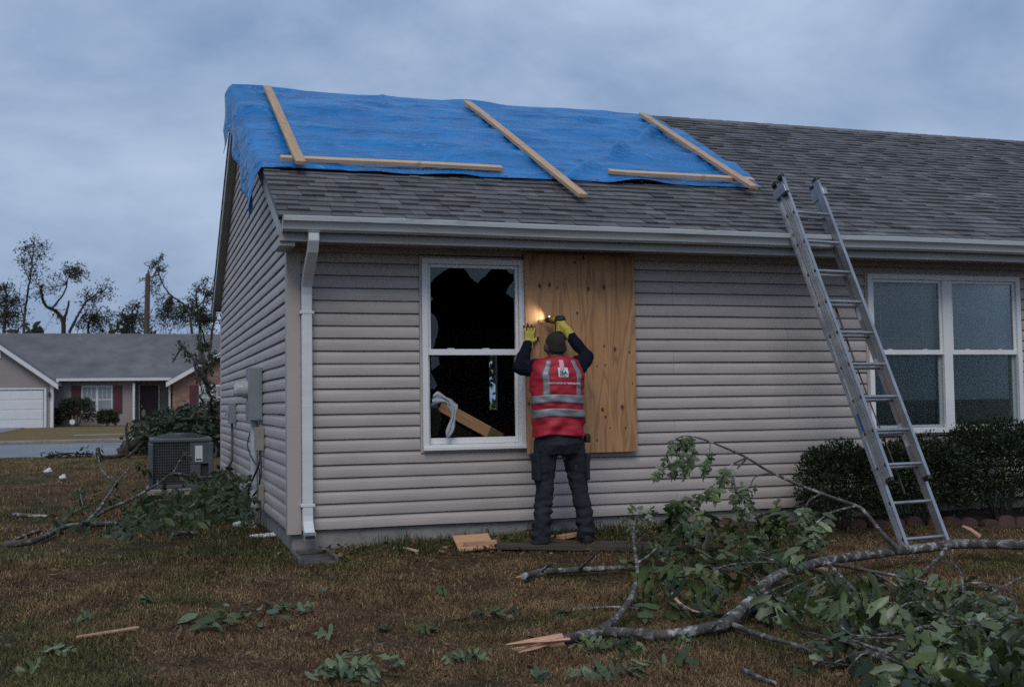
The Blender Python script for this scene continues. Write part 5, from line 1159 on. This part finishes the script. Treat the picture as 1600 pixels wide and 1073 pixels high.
# gable wings
def wing(cx_px, half, y0, eave_px, apex_dz, mat, base_z=-.1, x0=None, x1=None):
    ze = P(cx_px, eave_px, y0)[2]; xm_ = (x0+x1)/2; w_ = MB().prism([(x0, y0, base_z), (x1, y0, base_z), (x1, y0, ze), (xm_, y0, ze+apex_dz), (x0, y0, ze)], (0, 4.0, 0)).build('wing_wall', mat, fh)
    for sx, xe in ((-1, x0-.35), (1, x1+.35)):
        zo = ze-.35*apex_dz/((x1-x0)/2)
        MB().prism([(xe, y0-.35, zo+.02), (xm_, y0-.35, ze+apex_dz+.02), (xm_, y0-.35, ze+apex_dz+.14), (xe, y0-.35, zo+.14)], (0, 7.5, 0)).build('wing_roof', FROOF, fh)
        MB().prism([(xe, y0-.37, zo-.15), (xm_, y0-.37, ze+apex_dz-.13), (xm_, y0-.37, ze+apex_dz+.10), (xe, y0-.37, zo+.10)], (0, -.05, 0)).build('rake_trim', FWH, fh)
    return ze
ya = FY-3.0
gx1 = P(80,600,ya)[0]; sl = (P(0,540,ya)[2]-P(80,594,ya)[2])/(P(80,600,ya)[0]-P(0,600,ya)[0]); gx0 = gx1-7.6
wing(60, 0, ya, 596, sl*3.8, FSID, x0=gx0, x1=gx1)
gd = fr('garage_door', (-40,672), (68,610), ya-.06, ya-.01, FWH)
for i in range(1, 4):
    za = P(0, 610+62*i/4, ya)[2]; x_a, x_b = P(-40,640,ya)[0], P(68,640,ya)[0]; MB().box((x_a+.03, ya-.075, za+.04), (x_b-.03, ya-.0605, za+P(0,610,ya)[2]-P(0,625.5,ya)[2]-.03)).build('door_panel', FWH, gd, bevel=.02)
fr('garage_trim', (68.3,672), (73,606), ya-.09, ya-.01, FWH); fr('garage_trim', (-40,609.6), (73,605.8), ya-.091, ya-.011, FWH)
fr('corner_trim', (78,672), (84,594), ya-.10, ya-.02, FWH); fr('gable_vent', (-6,560), (2,548), ya-.06, ya-.01, FWH)
wlz = fr('wall_lamp', (75.5,620), (78.5,612), ya-.25, ya-.02, BLACKP)
brx0 = P(270,600,FY-1.0)[0]; wing(300, 0, FY-1.0, 594, 1.9, FBR, x0=brx0, x1=brx0+6.6)
fr('column', (207,658), (211,598), FY-.35, FY-.20, FWH); fr('column', (263.5,655), (267,598), FY-.36, FY-.21, FWH)
def fwin(a, b, y0, sh=True, right=True):
    w_ = fr('window', a, b, y0-.07, y0-.005, FWH); xa, xb_ = P(*a, y0)[0], P(*b, y0)[0]; z_b, z_t = P(*a, y0)[2], P(*b, y0)[2]; xm_ = (xa+xb_)/2
    for u0, u1 in ((xa+.07, xm_-.06), (xm_+.06, xb_-.07)):
        for v0, v1 in ((z_b+.07, (z_b+z_t)/2-.03), ((z_b+z_t)/2+.03, z_t-.07)):
            MB().box((u0, y0-.082, v0), (u1, y0-.0705, v1)).build('pane', FGL, w_)
            if v1 > (z_b+z_t)/2+.1:
                for t_ in (.33, .66): MB().box((u0+(u1-u0)*t_-.012, y0-.088, v0), (u0+(u1-u0)*t_+.012, y0-.0825, v1)).build('muntin', FWH, w_)
    for sx, x_ in ((-1, xa-.48), (1, xb_+.04)): MB().box((x_, y0-.06, z_b), (x_+.44, y0-.006, z_t)).build('shutter', MAR, fh, bevel=.015)
fwin((127,646), (176,602), FY); fwin((311,640), (352,601), FY-1.0)
dr = fr('front_door', (219,657), (247,603), FY+1.22, FY+1.295, FDOOR); fr('door_trim', (216,657), (218.8,601), FY+1.2, FY+1.295, FWH); fr('door_trim', (247.2,657), (250,601), FY+1.2, FY+1.295, FWH)
fr('handle', (221,636), (222.5,633), FY+1.16, FY+1.215, STEEL, dr, 0)
MB().tube([P(92,594,ya+1.5), P(86,600,ya-.1+.6), P(84,603,ya-.05)], .05, 8).build('downspout', FWH, fh)
for i, (x_, wpx, top, bot, lb) in enumerate(((120,27,632,672,'large round dark shrub below the shuttered window across the street'), (78,14,646,672,'reddish dark shrub at the garage corner across the street'), (168,15,650,671,'low dark shrub under the shutter next to the far porch'))):
    c = P(x_, bot, FY-1.8); s_px = 1789.43/((c-CAM)@_f); shrub('far_shrub', lb, (c[0], c[1]), wpx/s_px, .8, (bot-top)/s_px*1.05, 1500, .16, seed=20+i, mat=LEAF_T)
sg = thing('yard_sign', 'small round white sign on a stake before the far shrub', 'sign', (P(113,672,FY-3)[0], FY-3, .04)); q = P(113,659,FY-3)
MB().tube([q+np.array([0,.02,0]), q-np.array([0,.02,0])], .13, 16).build('disc', FWH, sg); MB().tube([(q[0],q[1]+.04,.0), (q[0],q[1]+.04,q[2])], .015, 6).build('stake', BLACKP, sg)

# ------------------------------------------------------------------ trees
def tree(name, label, base, h, seed, spread=.5, leafn=14, lsize=.35, r0=.22, lean=(0,0), levels=4, clump=.9, mat=LEAF_T, group=None, fork=.35, bare=.0, cat='tree'):
    rs_ = np.random.default_rng(seed); t = thing(name, label, cat, base, group); wood = MB(); ms = []
    def grow(p, d, ln, r, lv):
        k = 5; pts = [p]; q = p.copy(); dd = d.copy()
        for i in range(k):
            dd = unit(dd+.16*rs_.normal(size=3)+np.array([0,0,.05])); q = q+dd*ln/k; pts.append(q.copy())
        wood.tube(pts, [r*(1-.45*i/k) for i in range(k+1)], 7 if lv < 2 else 5, cap=False)
        if lv >= levels:
            if rs_.random() >= bare:
                for _ in range(int(leafn*1.9)):
                    c = q+clump*ln*.6*rs_.normal(size=3)*.42; ms.append(frame(c, rs_.normal(size=3)+np.array([0,0,-.3]), rs_.normal(size=3)+np.array([0,0,.6]), .62*lsize*(.5+rs_.random())))
            return
        nb = 2+int(rs_.random() < .55)
        for b in range(nb):
            i = k-int(rs_.integers(0, 3)) if b else k; ax = rs_.normal(size=3); ax[2] *= .5; nd_ = unit(dd+spread*1.5*unit(ax)+np.array([0,0,.12])); grow(pts[i], nd_, ln*(.62+.25*rs_.random()), r*(.5+.12*rs_.random()), lv+1)
        if lv in (1, 2):
            for _ in range(2): i = int(rs_.integers(2, 5)); grow(pts[i], unit(dd*.5+unit(rs_.normal(size=3))), ln*.45, r*.3, max(lv+1, levels-1))
    b0 = np.asarray(base, float); grow(b0, unit((lean[0], lean[1], 1.0)), h*fork, r0, 0)
    wood.build('trunk', BARK_D, t, smooth=60)
    if ms: join_leaves('crown', ms, 2, mat, t, None)
    return t
def TB(px_, y): q = P(px_, 640, y); return np.array([q[0], y, 0.0])
def TH(py_, y): return P(100, py_, y)[2]
GT = 'storm stripped trees behind the far house'
def ptree(label, y, stems, clumps, seed, mat=LEAF_T, lpx=3.3, name='storm_tree', bx=None, group=GT):
    """tree standing on the plane y: stems and leaf clumps set out in the plane with depth spread"""
    rs_ = np.random.default_rng(seed); b0 = P(stems[0][0][0][0], 640, y); t = thing(name, label, 'tree', (b0[0], y, 0), group); wood = MB(); ms = []; sc__ = 1789.43/((P(200,600,y)-CAM)@_f); tips = []
    for pts, r0, r1 in stems:
        q = [P(a_, b_, y+(.0 if i == 0 else rs_.normal()*.4)) for i, (a_, b_) in enumerate(pts)]
        if len(tips) == 0: q = [np.array([q[0][0], y, 0.0])]+q
        c = catmull(q, 5); c = [v+.018*rs_.normal(size=3) if 0 < i < len(c)-1 else v for i, v in enumerate(c)]
        wood.tube(c, [.66*(r0+(r1-r0)*i/(len(c)-1)) for i in range(len(c))], 7, cap=True); tips += c[len(c)//2:]
    tips = np.array(tips)
    for px_, py_, rp_, n in clumps:
        c = P(px_, py_, y+rs_.normal()*.8); rr_ = 1.35*rp_/sc__
        near = tips[np.argmin(((tips-c)**2).sum(1))]
        nt_ = max(3, int(n/9))
        for k in range(nt_):                 # fine twigs carrying small groups of leaves
            u = rs_.normal(size=3); u /= np.linalg.norm(u); e_ = c+u*rr_*(.35+1.0*rs_.random()); md = (near+e_)/2+rs_.normal(size=3)*rr_*.18
            wood.tube([near, md, e_], [.022,.014,.007], 4, cap=False)
            for _ in range(int(1.9*n/nt_)):
                f_ = rs_.random(); p = md+(e_-md)*f_*1.15+rs_.normal(size=3)*rr_*.24; ms.append(frame(p, rs_.normal(size=3)+np.array([0,0,-.3]), rs_.normal(size=3)+np.array([0,0,.5]), lpx/sc__*(.5+rs_.random())))
    wood.build('trunk', BARK_D, t, smooth=60); join_leaves('crown', ms, 2, mat, t, None); return t
ptree('tall slender tree with a thin round tuft rising over the far roof', 70, [([(37,520),(40,480),(46,440),(50,410),(54,380)], .16, .04), ([(46,440),(38,415),(40,385)], .05, .02), ([(49,420),(62,400),(67,378)], .05, .02), ([(38,500),(30,470),(33,440)], .05, .02)], [(42,382,15,110),(63,385,13,90),(48,412,16,120),(30,408,10,50),(66,405,12,60),(54,425,12,60),(40,430,10,40)], 3)
ptree('forked tree with two heavy limbs and clumped foliage behind the far roof', 72, [([(99,520),(98,500),(88,487),(72,478),(64,455),(66,445)], .26, .10), ([(99,505),(104,488),(108,470)], .18, .09), ([(80,483),(95,465),(104,448),(108,430),(120,422)], .11, .03), ([(108,520),(122,492),(135,472),(150,460),(165,452)], .15, .03), ([(104,448),(103,430),(104,420)], .05, .02)], [(104,420,9,80),(118,420,11,120),(130,424,10,130),(160,452,13,150),(128,465,11,90),(66,452,14,120),(78,440,13,80),(148,482,13,80),(145,462,8,60),(122,436,8,40),(82,500,14,60)], 12)
ptree('dense dark tree at the garage end behind the far house', 74, [([(6,520),(8,490),(10,460),(6,445)], .2, .06), ([(8,490),(22,470),(28,462)], .08, .03)], [(4,450,13,160),(14,468,15,190),(28,475,13,130),(0,480,14,180),(18,500,15,190),(2,505,14,190),(34,505,14,120)], 21)
ptree('leaning half bare tree between the forked tree and the snapped trunk', 75, [([(138,520),(142,500),(152,488),(160,478),(170,486)], .12, .04), ([(142,500),(134,488),(140,476)], .06, .03)], [(138,505,12,110),(160,500,13,150),(150,512,14,170),(174,490,9,40),(126,512,11,110),(165,515,12,120)], 33)
ptree('low leafy tree beside the snapped trunk behind the far roof', 70, [([(206,520),(205,500),(210,480),(220,472)], .12, .04), ([(205,500),(194,490)], .06, .03)], [(212,478,11,110),(200,490,12,130),(190,508,13,150),(206,510,14,170),(222,492,11,90),(236,500,12,90),(216,514,13,120)], 41)
ptree('tree with one thin raised tuft just past the snapped trunk', 66, [([(300,520),(290,480),(268,462),(255,445),(248,425),(247,408)], .14, .03), ([(250,432),(240,415)], .03, .02), ([(252,438),(262,425)], .03, .02)], [(247,406,8,70),(240,416,8,50),(260,424,8,60),(244,445,10,70),(238,455,8,60),(250,468,8,50),(256,490,11,130),(246,500,13,150),(266,500,13,170),(215,440,4,10),(228,437,5,12)], 57)
ptree('broad green tree at the brick end of the far house', 68, [([(312,520),(310,490),(306,460),(310,448)], .16, .04), ([(310,490),(290,475)], .07, .03), ([(310,480),(328,455),(335,430)], .06, .02)], [(276,488,14,190),(290,500,16,240),(310,490,14,160),(325,500,14,160),(312,448,10,90),(320,440,9,60),(333,470,12,100),(270,510,14,190),(330,515,14,160),(300,470,10,80)], 62)
st = thing('snapped_trunk', 'tall bare snapped pine trunk standing behind the far roof', 'tree', TB(226,64))
q0_, q1_ = TB(226,64), P(231,432,64); sn = MB().tube([q0_, (q0_+q1_)/2, q1_, q1_+np.array([.05,0,.35])], [.20,.18,.15,.03], 9).build('trunk', M_var('pine bark', (.055,.040,.032), (.10,.075,.06), .9, 6), st, smooth=60)
far_rng = np.random.default_rng(5); ms = []
for x_ in np.linspace(-30, 40, 900):
    for _ in range(7):
        hh = (6.4+2.6*nz((x_*.25, 0, 0), 1, 3)+1.6*nz((x_, 0, 0), 1, 7))*far_rng.random()**.5; ms.append(frame(np.array([x_+far_rng.normal()*.3, 90+far_rng.normal()*2, hh]), far_rng.normal(size=3), far_rng.normal(size=3), .9))
tag(join_leaves('distant_wood', ms, 2, LEAF_T, None), 'far off low wood behind the neighbouring plots', 'wood')
# young leaning tree near the far corner of the house
YT = G(336, 716)[1]
ptree('slim dark tree with sparse leaves standing by the far gable corner', YT, [([(336,716),(333,660),(328,620),(322,590),(326,560),(330,530),(333,500)], .055, .03), ([(328,620),(316,590),(300,560),(285,540)], .03, .012), ([(330,560),(318,530),(312,500),(316,470),(326,452)], .03, .010), ([(331,530),(338,480),(341,440)], .025, .010)], [(326,460,9,50),(316,480,8,40),(336,500,9,60),(300,560,9,40),(286,540,7,26),(322,540,9,60),(330,580,9,70),(312,520,9,50),(336,560,9,60),(318,600,8,40),(334,610,8,50),(272,566,3,6),(340,450,7,30),(304,500,8,40)], 108, LEAF_T, 5.0, 'young_tree', None, None)
# uprooted tree heap by the kerb
hp = Branch('uprooted_tree', 'toppled tree with a heap of dull green foliage at the street edge', 'tree', G(270, 715), BARK_D)
HY = G(250, 716)[1]+.3
hp.stem([P(185,708,HY),P(215,690,HY+.1),P(245,668,HY+.3),P(275,650,HY+.5),P(310,638,HY+.8)], .10, .05, 'trunk')
hp.stem([P(198,714,HY-.2),P(200,695,HY-.2),P(197,672,HY-.2),P(199,660,HY-.2)], .035, .015, 'limb'); hp.stem([P(152,699,HY-.3),P(158,712,HY-.3),P(176,714,HY-.2),P(200,708,HY)], .03, .04, 'limb'); hp.stem([P(225,690,HY+.1),P(212,703,HY-.2),P(200,714,HY-.4)], .05, .03, 'limb')
def heap3(c0, r3, n, size, mat):
    for _ in range(n):
        u = rng.normal(size=3); u /= np.linalg.norm(u); p = c0+u*np.array(r3)*(.55+.45*rng.random()); 
        if p[2] < .02: p[2] = .05+.2*rng.random()
        hp.leaves.append((frame(p, u*.4+rv()*np.array([1,1,.6])+np.array([0,0,-.4]), u+.6*rv()+np.array([0,0,.4]), size*(.6+.8*rng.random())), mat, 2))
LEAF_H = M_leaf('heap leaf', (.022,.034,.018), (.060,.078,.042), (.085,.105,.065))
c = G(315, 716); heap3(c+np.array([.3,1.0,.5]), (1.0,.8,.68), 2200, .15, LEAF_H); heap3(c+np.array([-.35,.6,.45]), (.75,.6,.45), 1000, .15, LEAF_H)
c = G(250, 712); heap3(c+np.array([.0,.6,.35]), (.75,.6,.5), 900, .14, LEAF_H); heap3(c+np.array([.35,.8,.65]), (.5,.5,.35), 420, .14, LEAF_H)
hp.finish(120)
bp = G(104, 716); hp2 = Branch('small_branch', 'small dark leafy branch lying on the street edge', 'branch', bp, BARK_D); hp2.stem([bp+np.array([-.4,0,.04]), bp+np.array([0,0,.1]), bp+np.array([.5,.1,.06])], .02, .01); hp2.spray([bp+np.array([-.4,0,.06]), bp, bp+np.array([.5,.1,.08])], 120, .10, .1, 1.0, LEAF_T, 2, 0, .12); hp2.finish(60)

# ------------------------------------------------------------------ grass
def blades(name, n, xr_, yr_, hgt, wid, mat, pw=1.0, mask=None, lay=1.0):
    x = rng.uniform(*xr_, n); y = yr_[0]+(yr_[1]-yr_[0])*rng.random(n)**pw
    k = ~((x > -.0) & (y > -.02) & (y < HW)); 
    if mask is not None: k &= mask(x, y)
    pt_ = np.sin(x*3.1+2*np.sin(y*2.3))*np.sin(y*3.7+2*np.sin(x*1.9)); k &= rng.random(len(x)) < np.clip(.80+.75*pt_, .12, 1)
    x, y = x[k], y[k]; n = len(x); z = gz(x, y)-.004; a = rng.uniform(0, 2*math.pi, n); h = hgt*(.4+.9*rng.random(n))*(1+.45*np.sin(x*2.3+1.7*np.sin(y*1.9))*np.sin(y*2.9+1.3*np.sin(x*2.1))); w_ = wid*(.6+.8*rng.random(n)); la = rng.uniform(0, 2*math.pi, n); le = lay*h*rng.random(n)**.7*1.2
    dx_, dy_ = np.cos(a)*w_, np.sin(a)*w_
    p0 = np.stack([x-dx_, y-dy_, z], -1); p1 = np.stack([x+dx_, y+dy_, z], -1)
    mx_ = x+np.cos(la)*le*.35; my_ = y+np.sin(la)*le*.35; mz_ = z+h*.62
    m0 = np.stack([mx_-dx_*.7, my_-dy_*.7, mz_], -1); m1 = np.stack([mx_+dx_*.7, my_+dy_*.7, mz_], -1)
    p2 = np.stack([x+np.cos(la)*le, y+np.sin(la)*le, z+h*.95*np.maximum(.3, 1-.5*le/h)], -1)
    v = np.stack([p0, p1, m1, m0, p2], 1).reshape(-1,3); b_ = np.arange(n)*5
    tri = np.concatenate([np.stack([b_, b_+1, b_+2], -1), np.stack([b_, b_+2, b_+3], -1), np.stack([b_+3, b_+2, b_+4], -1)])
    return tag(np_mesh(name, v, tri, mat), kind='stuff')
GB = M_ground('grass blades', True)
def inbed(x, y): return ~((x > ea[0]) & (y > bed_edge(x))) & ~((abs(x-dx-.01) < .16) & (y > -.64))
def nearm(x, y):
    d = np.stack([x-CAM[0], y-CAM[1]]); r_ = (d[0]*_r[0]+d[1]*_r[1])/np.maximum(.1, d[0]*_fh[0]+d[1]*_fh[1]); return (abs(r_) < .50) & inbed(x, y)
blades('lawn_grass', 330000, (-3.2, 5.2), (-5.6, -2.0), .040, .0017, GB, 1.0, nearm, 1.5)
blades('lawn_grass', 170000, (-4.5, 8.0), (-2.0, 0), .038, .0020, GB, 1.0, nearm, 1.4)
blades('lawn_grass', 150000, (-7.5, 0), (-.2, 16), .045, .0032, GB, 1.3, nearm)
GW = M_leaf('green weed blade', (.025,.042,.012), (.065,.085,.025), (.07,.09,.03))
blades('wall_weeds', 9000, (.3, 4.6), (-.55, -.03), .085, .0028, GW, 1.0, lambda x, y: inbed(x, y) & (np.sin(x*3.1)*np.sin(x*7.3+1)+rng.normal(size=len(x))*.35 > .15), .6)
blades('wall_weeds', 5000, (-.75, -.02), (-.2, 3.4), .06, .0025, GW, 1.0, lambda x, y: np.sin(y*2.1+1)+rng.normal(size=len(x))*.5 > .1, .6)

# dead leaf bits and bark crumbs in the grass, thicker along the wall
LIT = M_var('dead leaf litter', (.05,.03,.016), (.20,.13,.07), .9, 30, objvar=.5)
ms = []
while len(ms) < 2600:
    if len(ms) % 2: x_, y_ = rng.uniform(.2, 4.8), -.03-abs(rng.normal())*.45
    else: x_, y_ = rng.uniform(-3, 5.5), rng.uniform(-5.3, -.1)
    if x_ > ea[0] and y_ > bed_edge(x_): continue
    ms.append(frame(np.array([x_, y_, float(gz(x_, y_))+.012+.02*rng.random()]), rng.normal(size=3)*np.array([1,1,.4]), rng.normal(size=3)*.8+np.array([0,-.2,1]), .018+.05*rng.random()**2))
join_leaves('leaf_litter', ms, 2, LIT, None)
